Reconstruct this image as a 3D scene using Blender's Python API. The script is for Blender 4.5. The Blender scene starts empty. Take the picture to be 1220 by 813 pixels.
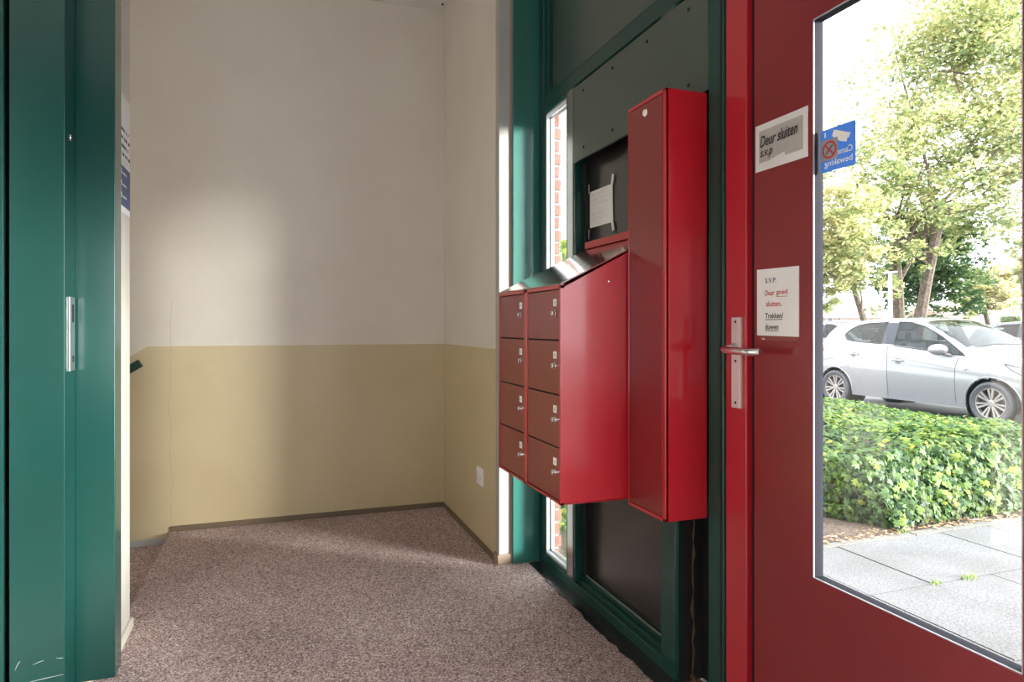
import bpy, bmesh, math, random
from mathutils import Vector, Matrix
R = math.radians
random.seed(7)
S = bpy.context.scene
col = S.collection

# ------------------------------------------------------------------ camera
H = 1.15
YAW = math.atan(282/788)
cam = bpy.data.cameras.new('camera'); cam_o = bpy.data.objects.new('camera', cam); col.objects.link(cam_o)
cam.sensor_width = 36; cam.lens = 788/1220*36; cam.shift_y = -(406.5-390)/1220
cam.clip_start = 0.02; cam.clip_end = 300
cam_o.location = (0, 0, H); cam_o.rotation_euler = (R(90), 0, -YAW)
S.camera = cam_o

# ------------------------------------------------------------------ sky, sun, fill lamps, exposure
W = bpy.data.worlds.new('sky'); S.world = W; W.use_nodes = True
W.node_tree.nodes['Background'].inputs[0].default_value = (0.93, 0.97, 1.0, 1)
W.node_tree.nodes['Background'].inputs[1].default_value = 4.7
S.view_settings.view_transform = 'Standard'; S.view_settings.look = 'None'
S.view_settings.gamma = 1; S.view_settings.exposure = 0.18

def light(name, kind, energy, colr, loc, direction, size=1, size_y=None, angle=None):
    l = bpy.data.lights.new(name, kind); l.energy = energy; l.color = colr
    if kind == 'AREA':
        l.shape = 'RECTANGLE'; l.size = size; l.size_y = size_y or size
    if angle: l.angle = R(angle)
    o = bpy.data.objects.new(name, l); col.objects.link(o); o.location = loc
    o.rotation_euler = Vector(direction).to_track_quat('-Z', 'Y').to_euler()
    return o
light('sun', 'SUN', 15, (1, .97, .92), (9, -8, 4), (-0.68, 0.62, -0.18), angle=15)
# fill lamp added in the unseen sidelight opening beside the red door
light('fill_sidelight', 'AREA', 42, (.95, .97, 1), (1.218, 0.1, 0.95), (-1, 0, 0), 0.68, 1.5)
# fill lamp added at the unseen window behind the camera
light('fill_rear', 'AREA', 4, (1, .95, .88), (-0.5, -1.42, 1.25), (0.1, 1, 0.0), 1.6, 1.3)
# fill lamp added in the stairwell, which has no window
light('fill_stairwell', 'AREA', 8, (1, .95, .88), (-2.5, 3.5, 1.6), (1, 0, 0), 0.9, 1.6)

# ------------------------------------------------------------------ material helpers
def srgb(r, g, b):
    f = lambda c: (c/255/12.92) if c/255 <= .04045 else ((c/255+.055)/1.055)**2.4
    return (f(r), f(g), f(b), 1)
class NT:
    def __init__(s, name):
        s.m = bpy.data.materials.new(name); s.m.use_nodes = True; s.t = s.m.node_tree; s.n = s.t.nodes; s.l = s.t.links
        s.p = s.n['Principled BSDF']
    def new(s, k, **kw):
        n = s.n.new(k)
        for a, v in kw.items():
            if a in n.inputs.keys(): n.inputs[a].default_value = v
            else: setattr(n, a, v)
        return n
    def link(s, a, b): s.l.new(a, b)
def noise_mix(t, c1, c2, scale, lo=.35, hi=.65, detail=4, coord='Object', stretch=None):
    tc = t.new('ShaderNodeTexCoord'); src = tc.outputs[coord]
    if stretch:
        mp = t.new('ShaderNodeMapping'); mp.inputs['Scale'].default_value = stretch; t.link(src, mp.inputs['Vector']); src = mp.outputs[0]
    n = t.new('ShaderNodeTexNoise', Scale=scale, Detail=detail); t.link(src, n.inputs['Vector'])
    r = t.new('ShaderNodeValToRGB'); r.color_ramp.elements[0].position = lo; r.color_ramp.elements[1].position = hi
    r.color_ramp.elements[0].color = c1; r.color_ramp.elements[1].color = c2
    t.link(n.outputs['Fac'], r.inputs['Fac'])
    return r, n
def paint(name, c, rough=.3, c2=None, bump=.02, coat=0, scale=3, metallic=0, bscale=60):
    t = NT(name); c = tuple(c)+(1,) if len(c) == 3 else c
    if c2 is None: c2 = tuple(x*1.18 for x in c[:3])+(1,)
    elif len(c2) == 3: c2 = tuple(c2)+(1,)
    r, n = noise_mix(t, c, c2, scale, .3, .7)
    t.link(r.outputs[0], t.p.inputs['Base Color'])
    t.p.inputs['Roughness'].default_value = rough; t.p.inputs['Metallic'].default_value = metallic
    t.p.inputs['Coat Weight'].default_value = coat; t.p.inputs['Coat Roughness'].default_value = .12
    if bump:
        tc = t.new('ShaderNodeTexCoord'); n2 = t.new('ShaderNodeTexNoise', Scale=bscale, Detail=3)
        t.link(tc.outputs['Object'], n2.inputs['Vector'])
        b = t.new('ShaderNodeBump', Strength=bump, Distance=.01); t.link(n2.outputs['Fac'], b.inputs['Height']); t.link(b.outputs[0], t.p.inputs['Normal'])
    return t.m
def flat(name, c, rough=.6, metallic=0):
    return paint(name, c, rough, None, 0, 0, 5, metallic)
def scratched(name, c, rough, coat=0):
    """painted surface with fine pale scratches"""
    t = NT(name)
    r, n = noise_mix(t, c+(1,), tuple(x*1.15 for x in c)+(1,), 2.5, .3, .7)
    tc = t.new('ShaderNodeTexCoord')
    mp = t.new('ShaderNodeMapping'); mp.inputs['Scale'].default_value = (9, 9, 90); mp.inputs['Rotation'].default_value = (.25, .1, 0)
    t.link(tc.outputs['Object'], mp.inputs['Vector'])
    n2 = t.new('ShaderNodeTexNoise', Scale=1.0, Detail=6, Roughness=.7); t.link(mp.outputs[0], n2.inputs['Vector'])
    rr = t.new('ShaderNodeValToRGB'); rr.color_ramp.elements[0].position = .735; rr.color_ramp.elements[1].position = .76
    rr.color_ramp.elements[0].color = (0, 0, 0, 1); rr.color_ramp.elements[1].color = (.5, .5, .5, 1)
    t.link(n2.outputs['Fac'], rr.inputs['Fac'])
    mx = t.new('ShaderNodeMixRGB'); mx.inputs[2].default_value = (.7, .7, .68, 1)
    t.link(rr.outputs[0], mx.inputs[0]); t.link(r.outputs[0], mx.inputs[1]); t.link(mx.outputs[0], t.p.inputs['Base Color'])
    t.p.inputs['Roughness'].default_value = rough; t.p.inputs['Coat Weight'].default_value = coat; t.p.inputs['Coat Roughness'].default_value = .10
    b = t.new('ShaderNodeBump', Strength=.02, Distance=.01)
    n3 = t.new('ShaderNodeTexNoise', Scale=40, Detail=2); t.link(tc.outputs['Object'], n3.inputs['Vector'])
    t.link(n3.outputs['Fac'], b.inputs['Height']); t.link(b.outputs[0], t.p.inputs['Normal'])
    return t.m

GREEN = scratched('green_paint', (.005, .050, .041), .24, .4)
GREEN_LIT = scratched('lit_green_paint', (.02, .13, .105), .35, .8)  # the same green, lightened to paint in window light on the reveal board
GREEN_D = paint('dark_green_paint', (.006, .045, .036), .22)
PANEL = paint('screwed_panel_paint', (.038, .062, .048), .3, coat=.6)
BLACKP = paint('black_panel', (.016, .014, .014), .3, coat=1)
EDGE = flat('edge_highlight_grey', (.35, .35, .38), .4)
BLACK = flat('black_void', (.006, .006, .006), .8)
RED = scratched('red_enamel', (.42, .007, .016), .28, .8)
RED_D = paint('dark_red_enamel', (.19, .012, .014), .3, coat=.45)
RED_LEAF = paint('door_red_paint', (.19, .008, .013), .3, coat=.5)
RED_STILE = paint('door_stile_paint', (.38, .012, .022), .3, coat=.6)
RED_TOP = paint('glossy_red_top', (.25, .01, .015), .12, bump=.12, bscale=9, coat=1)
CHROME = flat('chrome', (.75, .75, .76), .18, 1)
STEEL = flat('brushed_steel', (.62, .62, .62), .38, 1)
ALU_PINK = flat('anodised_plate', (.62, .52, .5), .45, .5)
GASKET = flat('grey_gasket', (.022, .022, .03), .85); GASKET.node_tree.nodes['Principled BSDF'].inputs['Specular IOR Level'].default_value = .15
WHITE = flat('white_plastic', (.78, .78, .76), .4)
WHITE_BEAD = flat('white_bead', (.75, .78, .82), .3)
PAPER = paint('paper', (.72, .72, .70), .7)
PAPER_G = paint('grey_paper', (.36, .34, .31), .7)
TAPE = paint('white_tape', (.62, .62, .6), .35)
INK = flat('black_ink', (.015, .015, .018), .6)
INK_B = flat('blue_ink', (.03, .04, .16), .6)
INK_R = flat('red_ink', (.5, .06, .05), .6)
PENCIL = flat('faint_ink', (.45, .45, .47), .7)
BLUE = flat('sticker_blue', (.12, .30, .68), .35)
def translucent(m, c, f):
    n = m.node_tree.nodes; l = m.node_tree.links; t = n.new('ShaderNodeBsdfTranslucent'); t.inputs[0].default_value = c+(1,); x = n.new('ShaderNodeMixShader'); x.inputs[0].default_value = f
    l.new(n['Principled BSDF'].outputs[0], x.inputs[1]); l.new(t.outputs[0], x.inputs[2]); l.new(x.outputs[0], n['Material Output'].inputs[0])
translucent(BLUE, (.09, .24, .50), .4)
NAVY = flat('notice_blue', (.06, .08, .2), .5)
WOOD_BR = paint('brown_skirting', (.13, .09, .055), .5, (.17, .12, .075, 1))
GREY_SK = paint('grey_skirting', (.42, .42, .43), .5)
RUST = paint('dried_foam', (.07, .04, .018), .9, bump=.3)
RUBBER = flat('rubber', (.03, .03, .035), .7)

def glass(name, tint=(1, 1, 1), base=.0):
    t = NT(name)
    tr = t.new('ShaderNodeBsdfTransparent'); tr.inputs[0].default_value = tint+(1,)
    gl = t.new('ShaderNodeBsdfGlossy'); gl.inputs['Roughness'].default_value = .01
    fr = t.new('ShaderNodeFresnel'); gm = t.new('ShaderNodeNewGeometry')
    io = t.new('ShaderNodeMath', operation='MULTIPLY_ADD'); io.inputs[1].default_value = 1/1.45-1.45; io.inputs[2].default_value = 1.45
    t.link(gm.outputs['Backfacing'], io.inputs[0]); t.link(io.outputs[0], fr.inputs['IOR'])
    mx = t.new('ShaderNodeMixShader'); t.link(fr.outputs[0], mx.inputs[0]); t.link(tr.outputs[0], mx.inputs[1]); t.link(gl.outputs[0], mx.inputs[2])
    t.link(mx.outputs[0], t.n['Material Output'].inputs[0])
    return t.m
GLASS = glass('clear_glass', (.97, .98, .98))
CARGLASS = glass('tinted_glass', (.42, .46, .46))

def wall_mat():
    t = NT('two_tone_wall_paint')
    g = t.new('ShaderNodeNewGeometry'); sp = t.new('ShaderNodeSeparateXYZ'); t.link(g.outputs['Position'], sp.inputs[0])
    # dado height 1.043, falling down the stairs to the left of x=-0.67
    st = t.new('ShaderNodeMath', operation='ADD'); st.inputs[1].default_value = .669; t.link(sp.outputs['X'], st.inputs[0])
    mn = t.new('ShaderNodeMath', operation='MINIMUM'); mn.inputs[1].default_value = 0; t.link(st.outputs[0], mn.inputs[0])
    yy = t.new('ShaderNodeMath', operation='GREATER_THAN'); yy.inputs[1].default_value = 3.5; t.link(sp.outputs['Y'], yy.inputs[0])
    m0 = t.new('ShaderNodeMath', operation='MULTIPLY'); t.link(mn.outputs[0], m0.inputs[0]); t.link(yy.outputs[0], m0.inputs[1])
    ml = t.new('ShaderNodeMath', operation='MULTIPLY_ADD'); ml.inputs[1].default_value = .65; ml.inputs[2].default_value = 1.043; t.link(m0.outputs[0], ml.inputs[0])
    gt = t.new('ShaderNodeMath', operation='GREATER_THAN'); t.link(sp.outputs['Z'], gt.inputs[0]); t.link(ml.outputs[0], gt.inputs[1])
    def lay(c1, c2, sc):
        n = t.new('ShaderNodeTexNoise', Scale=sc, Detail=5, Roughness=.6); t.link(g.outputs['Position'], n.inputs['Vector'])
        r = t.new('ShaderNodeValToRGB'); r.color_ramp.elements[0].position = .3; r.color_ramp.elements[1].position = .65
        r.color_ramp.elements[0].color = c1; r.color_ramp.elements[1].color = c2; t.link(n.outputs['Fac'], r.inputs['Fac']); return r
    up = lay((.66, .60, .52, 1), (.71, .66, .58, 1), 1.6); lo = lay((.53, .43, .255, 1), (.58, .48, .30, 1), 2.0)
    mx = t.new('ShaderNodeMixRGB'); t.link(gt.outputs[0], mx.inputs[0]); t.link(lo.outputs[0], mx.inputs[1]); t.link(up.outputs[0], mx.inputs[2])
    # hairline crack
    wn = t.new('ShaderNodeTexNoise', Scale=5, Detail=5); cz = t.new('ShaderNodeCombineXYZ'); t.link(sp.outputs['Z'], cz.inputs['Z']); t.link(cz.outputs[0], wn.inputs['Vector'])
    wm = t.new('ShaderNodeMath', operation='MULTIPLY_ADD'); wm.inputs[1].default_value = .09; wm.inputs[2].default_value = .555-.045; t.link(wn.outputs['Fac'], wm.inputs[0])
    cx = t.new('ShaderNodeMath', operation='ADD'); t.link(sp.outputs['X'], cx.inputs[0]); t.link(wm.outputs[0], cx.inputs[1])
    ab = t.new('ShaderNodeMath', operation='ABSOLUTE'); t.link(cx.outputs[0], ab.inputs[0])
    lt = t.new('ShaderNodeMath', operation='LESS_THAN'); lt.inputs[1].default_value = .0018; t.link(ab.outputs[0], lt.inputs[0])
    zl = t.new('ShaderNodeMath', operation='LESS_THAN'); zl.inputs[1].default_value = 1.3; t.link(sp.outputs['Z'], zl.inputs[0])
    a1 = t.new('ShaderNodeMath', operation='MULTIPLY'); t.link(lt.outputs[0], a1.inputs[0]); t.link(zl.outputs[0], a1.inputs[1])
    a2 = t.new('ShaderNodeMath', operation='MULTIPLY'); t.link(a1.outputs[0], a2.inputs[0]); t.link(yy.outputs[0], a2.inputs[1])
    a3 = t.new('ShaderNodeMath', operation='MULTIPLY'); a3.inputs[1].default_value = .3; t.link(a2.outputs[0], a3.inputs[0])
    m2 = t.new('ShaderNodeMixRGB'); m2.inputs[2].default_value = (.25, .2, .14, 1); t.link(a3.outputs[0], m2.inputs[0]); t.link(mx.outputs[0], m2.inputs[1])
    t.link(m2.outputs[0], t.p.inputs['Base Color'])
    rm = t.new('ShaderNodeMath', operation='MULTIPLY_ADD'); rm.inputs[1].default_value = .12; rm.inputs[2].default_value = .40; t.link(gt.outputs[0], rm.inputs[0])
    t.link(rm.outputs[0], t.p.inputs['Roughness'])
    n = t.new('ShaderNodeTexNoise', Scale=70, Detail=4); t.link(g.outputs['Position'], n.inputs['Vector'])
    n5 = t.new('ShaderNodeTexNoise', Scale=3, Detail=2); t.link(g.outputs['Position'], n5.inputs['Vector'])
    ad = t.new('ShaderNodeMath', operation='MULTIPLY_ADD'); ad.inputs[1].default_value = 4; t.link(n5.outputs['Fac'], ad.inputs[0]); t.link(n.outputs['Fac'], ad.inputs[2])
    b = t.new('ShaderNodeBump', Strength=.06, Distance=.01); t.link(ad.outputs[0], b.inputs['Height']); t.link(b.outputs[0], t.p.inputs['Normal'])
    return t.m
WALL = wall_mat()
CEIL = paint('ceiling_paint', (.66, .63, .6), .7)
PIERC = paint('pier_paint', (.36, .355, .33), .55)
CREAM = paint('cream_wall_paint', (.72, .69, .63), .5)

def carpet_mat():
    t = NT('ribbed_carpet')
    g = t.new('ShaderNodeNewGeometry')
    v = t.new('ShaderNodeTexVoronoi', Scale=230); t.link(g.outputs['Position'], v.inputs['Vector'])
    sp = t.new('ShaderNodeSeparateColor'); t.link(v.outputs['Color'], sp.inputs[0])
    r = t.new('ShaderNodeValToRGB'); e = r.color_ramp.elements
    e[0].position = 0; e[0].color = (.11, .065, .058, 1); e[1].position = 1; e[1].color = (.85, .74, .70, 1)
    k = r.color_ramp.elements.new(.35); k.color = (.38, .265, .245, 1); k = r.color_ramp.elements.new(.7); k.color = (.54, .405, .38, 1)
    t.link(sp.outputs[0], r.inputs['Fac'])
    n = t.new('ShaderNodeTexNoise', Scale=2.2, Detail=3); t.link(g.outputs['Position'], n.inputs['Vector'])
    r2 = t.new('ShaderNodeValToRGB'); r2.color_ramp.elements[0].position = .35; r2.color_ramp.elements[1].position = .65
    r2.color_ramp.elements[0].color = (.84, .82, .82, 1); r2.color_ramp.elements[1].color = (1, 1, 1, 1); t.link(n.outputs['Fac'], r2.inputs['Fac'])
    mx = t.new('ShaderNodeMixRGB', blend_type='MULTIPLY'); mx.inputs[0].default_value = 1; t.link(r.outputs[0], mx.inputs[1]); t.link(r2.outputs[0], mx.inputs[2])
    t.link(mx.outputs[0], t.p.inputs['Base Color']); t.p.inputs['Roughness'].default_value = .95
    b = t.new('ShaderNodeBump', Strength=.5, Distance=.004); t.link(v.outputs['Distance'], b.inputs['Height']); t.link(b.outputs[0], t.p.inputs['Normal'])
    return t.m
CARPET = carpet_mat()
def stone(name, c1, c2, sc=60, rough=.85):
    t = NT(name); r, n = noise_mix(t, c1+(1,), c2+(1,), sc, .35, .65, 6, 'Object')
    g = t.new('ShaderNodeNewGeometry'); n2 = t.new('ShaderNodeTexNoise', Scale=2.3, Detail=4); t.link(g.outputs['Position'], n2.inputs['Vector'])
    r2 = t.new('ShaderNodeValToRGB'); r2.color_ramp.elements[0].position = .35; r2.color_ramp.elements[1].position = .6
    r2.color_ramp.elements[0].color = (.78, .78, .76, 1); r2.color_ramp.elements[1].color = (1, 1, 1, 1); t.link(n2.outputs['Fac'], r2.inputs['Fac'])
    mx = t.new('ShaderNodeMixRGB', blend_type='MULTIPLY'); mx.inputs[0].default_value = 1; t.link(r.outputs[0], mx.inputs[1]); t.link(r2.outputs[0], mx.inputs[2])
    t.link(mx.outputs[0], t.p.inputs['Base Color']); t.p.inputs['Roughness'].default_value = rough
    b = t.new('ShaderNodeBump', Strength=.4, Distance=.004); t.link(n.outputs['Fac'], b.inputs['Height']); t.link(b.outputs[0], t.p.inputs['Normal'])
    return t.m
SLAB = stone('concrete_slab', (.125, .125, .13), (.235, .235, .24), 110)
KERB = stone('kerb_concrete', (.17, .165, .15), (.25, .24, .22), 60)
SOIL = stone('soil', (.06, .04, .03), (.17, .13, .10), 45)
ASPHALT = stone('asphalt', (.09, .09, .095), (.15, .15, .155), 60)
BRICK = stone('red_brick', (.25, .09, .06), (.33, .15, .10), 40)
MORTAR = stone('mortar', (.36, .35, .33), (.42, .41, .39), 50)
BARK = stone('bark', (.07, .05, .04), (.19, .14, .105), 12)

def leaf_mat(name, ramp, transl=.35, rough=.45):
    t = NT(name)
    at = t.new('ShaderNodeAttribute'); at.attribute_name = 'tint'
    r = t.new('ShaderNodeValToRGB'); el = r.color_ramp.elements
    el[0].position = 0; el[0].color = ramp[0]+(1,); el[1].position = 1; el[1].color = ramp[-1]+(1,)
    for i, c in enumerate(ramp[1:-1]): k = el.new((i+1)/(len(ramp)-1)); k.color = c+(1,)
    t.link(at.outputs['Fac'], r.inputs['Fac']); t.link(r.outputs[0], t.p.inputs['Base Color'])
    t.p.inputs['Roughness'].default_value = rough
    tl = t.new('ShaderNodeBsdfTranslucent'); t.link(r.outputs[0], tl.inputs[0])
    mx = t.new('ShaderNodeMixShader'); mx.inputs[0].default_value = transl
    t.link(t.p.outputs[0], mx.inputs[1]); t.link(tl.outputs[0], mx.inputs[2]); t.link(mx.outputs[0], t.n['Material Output'].inputs[0])
    return t.m
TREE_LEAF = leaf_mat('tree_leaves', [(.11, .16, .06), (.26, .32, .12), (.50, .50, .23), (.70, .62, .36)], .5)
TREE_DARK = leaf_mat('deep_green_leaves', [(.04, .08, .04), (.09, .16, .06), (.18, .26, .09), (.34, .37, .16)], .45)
IVY = leaf_mat('ivy_leaves', [(.03, .075, .025), (.07, .15, .035), (.17, .28, .045), (.40, .44, .05)], .3, .5)
DEBRIS = leaf_mat('dry_leaves', [(.30, .16, .08), (.48, .30, .16), (.62, .44, .28), (.66, .55, .38)], .2, .7)

# ------------------------------------------------------------------ mesh builder
class MB:
    def __init__(s): s.v = []; s.f = []; s.tint = []
    def add(s, vs, fs, tint=None):
        o = len(s.v); s.v += [tuple(p) for p in vs]; s.f += [tuple(i+o for i in f) for f in fs]
        if tint is not None: s.tint += [tint]*len(vs)
        return s
    def box(s, x0, x1, y0, y1, z0, z1):
        if x0 > x1: x0, x1 = x1, x0
        if y0 > y1: y0, y1 = y1, y0
        if z0 > z1: z0, z1 = z1, z0
        v = [(x, y, z) for x in (x0, x1) for y in (y0, y1) for z in (z0, z1)]
        return s.add(v, [(0, 1, 3, 2), (4, 6, 7, 5), (0, 4, 5, 1), (2, 3, 7, 6), (0, 2, 6, 4), (1, 5, 7, 3)])
    def tube(s, pts, r, n=10, cap=True):
        pts = [Vector(p) for p in pts]; rr = r if isinstance(r, (list, tuple)) else [r]*len(pts)
        vs = []; up = Vector((0.01, 0.02, 1)); 
        for i, p in enumerate(pts):
            d = (pts[min(i+1, len(pts)-1)]-pts[max(i-1, 0)]).normalized()
            if i == 0:
                a = d.cross(up if abs(d.z) < .9 else Vector((1, 0, 0))).normalized()
            else: a = (a-d*a.dot(d)).normalized()
            b = d.cross(a)
            vs += [p+(a*math.cos(t*2*math.pi/n)+b*math.sin(t*2*math.pi/n))*rr[i] for t in range(n)]
        fs = []
        for i in range(len(pts)-1):
            for k in range(n): fs.append((i*n+k, i*n+(k+1) % n, (i+1)*n+(k+1) % n, (i+1)*n+k))
        if cap: fs += [tuple(reversed(range(n))), tuple(range((len(pts)-1)*n, len(pts)*n))]
        return s.add(vs, fs)
    def prism(s, poly, axis, a, b):
        """poly 2D points extruded from a to b along axis ('x': poly=(y,z), 'y': poly=(x,z), 'z': poly=(x,y))"""
        f = {'x': lambda p, t: (t, p[0], p[1]), 'y': lambda p, t: (p[0], t, p[1]), 'z': lambda p, t: (p[0], p[1], t)}[axis]
        n = len(poly); v = [f(p, a) for p in poly]+[f(p, b) for p in poly]
        fs = [tuple(range(n)), tuple(reversed(range(n, 2*n)))]+[(i, i+n, (i+1) % n+n, (i+1) % n) for i in range(n)]
        return s.add(v, fs)
    def lathe(s, prof, c, axis, n=32):
        """prof (r, t) about axis through c"""
        c = Vector(c); vs = []
        for r, t in prof:
            for k in range(n):
                a = k*2*math.pi/n; u, w = r*math.cos(a), r*math.sin(a)
                vs.append(c+Vector({'x': (t, u, w), 'y': (u, t, w), 'z': (u, w, t)}[axis]))
        fs = [(i*n+k, i*n+(k+1) % n, (i+1)*n+(k+1) % n, (i+1)*n+k) for i in range(len(prof)-1) for k in range(n)]
        return s.add(vs, fs)
    def build(s, name, mat, parent=None, loc=None, kind=None, bevel=0, smooth=False, label=None):
        if loc is None:
            if parent is not None or not s.v: loc = (0, 0, 0)
            else:
                xs = [p[0] for p in s.v]; ys = [p[1] for p in s.v]; zs = [p[2] for p in s.v]
                loc = ((min(xs)+max(xs))/2, (min(ys)+max(ys))/2, min(zs))
        off = Vector(loc)
        if parent is not None: off = wloc(parent)
        me = bpy.data.meshes.new(name); me.from_pydata([(x-off.x, y-off.y, z-off.z) for x, y, z in s.v], [], s.f)
        bm = bmesh.new(); bm.from_mesh(me); bmesh.ops.recalc_face_normals(bm, faces=bm.faces) if not s.tint else None
        if smooth:
            for f in bm.faces: f.smooth = True
        bm.to_mesh(me); bm.free()
        if s.tint:
            a = me.attributes.new('tint', 'FLOAT', 'POINT'); a.data.foreach_set('value', s.tint)
        me.materials.append(mat)
        o = bpy.data.objects.new(name, me); col.objects.link(o)
        if parent is not None: o.parent = parent
        else: o.location = off
        if kind: o['kind'] = kind
        if label: o['label'] = label
        if bevel:
            m = o.modifiers.new('bevel', 'BEVEL'); m.width = bevel; m.segments = 2; m.limit_method = 'ANGLE'
        if smooth:
            m = o.modifiers.new('edges', 'EDGE_SPLIT'); m.split_angle = R(40)
        return o
def wloc(o):
    p = Vector(o.location)
    while o.parent: o = o.parent; p += o.location
    return p
def tag(o, label, cat, group=None):
    o['label'] = label; o['category'] = cat
    if group: o['group'] = group
    return o
def thing(name, loc, label=None, cat=None, group=None, kind=None):
    o = bpy.data.objects.new(name, None); o.empty_display_size = .1; o.location = loc; col.objects.link(o)
    if label: tag(o, label, cat, group)
    if kind: o['kind'] = kind
    return o
def box(name, mat, b, parent=None, **k): return MB().box(*b).build(name, mat, parent, **k)
def copy_tree(o, parent=None):
    c = o.copy(); col.objects.link(c)
    if parent is not None: c.parent = parent
    for ch in list(o.children): copy_tree(ch, c)
    return c
def facing(X, Y0, Z0, off=.0006, mirror=False):
    """map (u right, v up) of a sheet on a plane facing -X; u runs towards -Y"""
    return lambda u, v, w=0: (X-off-w, Y0-u, Z0+v)
def text_mb(body, width, height, shear=0, bold=0):
    c = bpy.data.curves.new('t', 'FONT'); c.body = body; c.size = 1; c.shear = shear; c.offset = bold; c.resolution_u = 3
    o = bpy.data.objects.new('t', c); col.objects.link(o)
    dg = bpy.context.evaluated_depsgraph_get(); me = bpy.data.meshes.new_from_object(o.evaluated_get(dg))
    vs = [(v.co.x, v.co.y) for v in me.vertices]; fs = [tuple(p.vertices) for p in me.polygons]
    bpy.data.objects.remove(o); bpy.data.curves.remove(c); bpy.data.meshes.remove(me)
    x0 = min(v[0] for v in vs); x1 = max(v[0] for v in vs); y0 = min(v[1] for v in vs); y1 = max(v[1] for v in vs)
    sx = width/(x1-x0); sy = height/(y1-y0)
    return [((x-x0)*sx, (y-y0)*sy) for x, y in vs], fs
def write(name, body, width, height, fn, u0, v0, mat, parent, shear=0, bold=0, rot=0, mirror=False):
    vs, fs = text_mb(body, width, height, shear, bold)
    ca, sa = math.cos(rot), math.sin(rot)
    if mirror: vs = [(width-x, y) for x, y in vs]
    vs = [(u0+x*ca-y*sa, v0+x*sa+y*ca) for x, y in vs]
    m = MB(); m.add([fn(*p) for p in vs], fs); return m.build(name, mat, parent)

# ------------------------------------------------------------------ the room
YB, XR, F, ZC = 4.149, 1.02, 1.22, 3.173
g = MB(); g.add([(-.558, 2.48, 0), (-.558, 4.15, 0), (1.25, 4.15, 0), (1.25, -1.5, 0), (-1.9, -1.5, 0), (-1.9, 2.48, 0),
                 (-.558, 2.48, -.3), (-.558, 4.15, -.3), (1.25, 4.15, -.3), (1.25, -1.5, -.3), (-1.9, -1.5, -.3), (-1.9, 2.48, -.3)],
                [(0, 1, 2, 3, 4, 5), (11, 10, 9, 8, 7, 6)]+[(i, i+6, (i+1) % 6+6, (i+1) % 6) for i in range(6)])
g.build('floor', CARPET, kind='structure')
st = thing('stairs', (-1.5, 3.5, -1.4), kind='structure')
for i in range(8):
    x1 = -.56-.27*i if i else -.56
    box('step', CARPET, (x1-.27 if i else -.86, x1-.0 if not i else x1-.03, 2.95, 4.15, -.067-.17*i-.12, -.067-.17*i), st, bevel=.006)
box('wall_back', WALL, (-3.0, 1.25, YB, YB+.15, -1.6, ZC+.3), kind='structure')
box('wall_right', WALL, (XR, 1.35, 3.085, YB, 0, ZC), kind='structure')
# pier return facing the camera: paler paint, slightly proud, with a tan edge strip towards the green boarding
box('trim_1', PIERC, (XR, 1.078, 3.036, 3.09, .035, ZC), kind='structure', bevel=.002)
box('trim_2', paint('tan_edge', (.30, .22, .15), .6), (1.076, 1.086, 3.030, 3.09, 0, ZC), kind='structure')
box('wall_left', CREAM, (-.72, -.525, 2.56, 2.88, 0, ZC), kind='structure')
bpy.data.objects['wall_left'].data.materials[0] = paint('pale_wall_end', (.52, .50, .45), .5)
box('wall_stairwell_left', CREAM, (-3.0, -2.85, 2.7, YB, -1.6, ZC), kind='structure')
box('wall_stairwell_front', CREAM, (-2.85, -.72, 2.74, 2.88, -1.6, ZC), kind='structure')
box('wall_rear', GREEN_D, (-1.9, -1.35, -1.62, -1.48, 0, ZC), kind='structure')
m = MB(); m.box(-1.35, .35, -1.62, -1.48, 0, .55); m.box(-1.35, .35, -1.62, -1.48, 1.95, ZC); m.box(.35, 1.3, -1.62, -1.48, 0, ZC)
m.build('wall_behind_camera', GREEN_D, kind='structure')
w = thing('added_window_3', (-.5, -1.55, .55), kind='structure')  # unseen window, added as an opening for the rear fill lamp
m = MB(); m.box(-1.35, .35, -1.6, -1.52, .55, .62); m.box(-1.35, .35, -1.6, -1.52, 1.88, 1.95); m.box(-1.35, -1.28, -1.6, -1.52, .62, 1.88); m.box(.28, .35, -1.6, -1.52, .62, 1.88)
m.build('window_frame', GREEN, w); box('glass_pane', GLASS, (-1.28, .28, -1.565, -1.559, .62, 1.88), w)
box('wall_far_left', CREAM, (-2.0, -1.9, -1.6, 2.56, 0, ZC), kind='structure')
box('wall_partition', CREAM, (-1.9, -.98, 2.42, 2.56, 0, ZC), kind='structure')
box('ceiling', CEIL, (-3.0, 1.4, -1.6, YB+.1, ZC, ZC+.12), kind='structure')
c = thing('ceiling_hook', (.985, 4.04, ZC), 'small dark hook in the white ceiling near the back corner', 'hook')
MB().lathe([(0, -.008), (.006, -.008), (.006, 0)], (.985, 4.04, ZC), 'z', 10).build('hook_plate', BLACK, c)
# skirtings
box('baseboard_back', WOOD_BR, (-.555, XR, YB-.012, YB, 0, .03), kind='structure', bevel=.002)
box('baseboard_stairs', GREY_SK, (-2.85, -.557, YB-.012, YB, -.067, -.032), kind='structure', bevel=.002)
box('baseboard_right', WOOD_BR, (XR-.010, XR, 3.09, YB-.012, 0, .028), kind='structure', bevel=.002)
box('baseboard_pier', paint('pale_skirting', (.30, .22, .16), .6), (XR-.010, 1.076, 3.026, 3.09, 0, .048), kind='structure', bevel=.002)
box('baseboard_left', paint('cream_skirting', (.6, .57, .5), .5), (-.525, -.512, 2.56, 2.885, 0, .035), kind='structure', bevel=.003)

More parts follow.
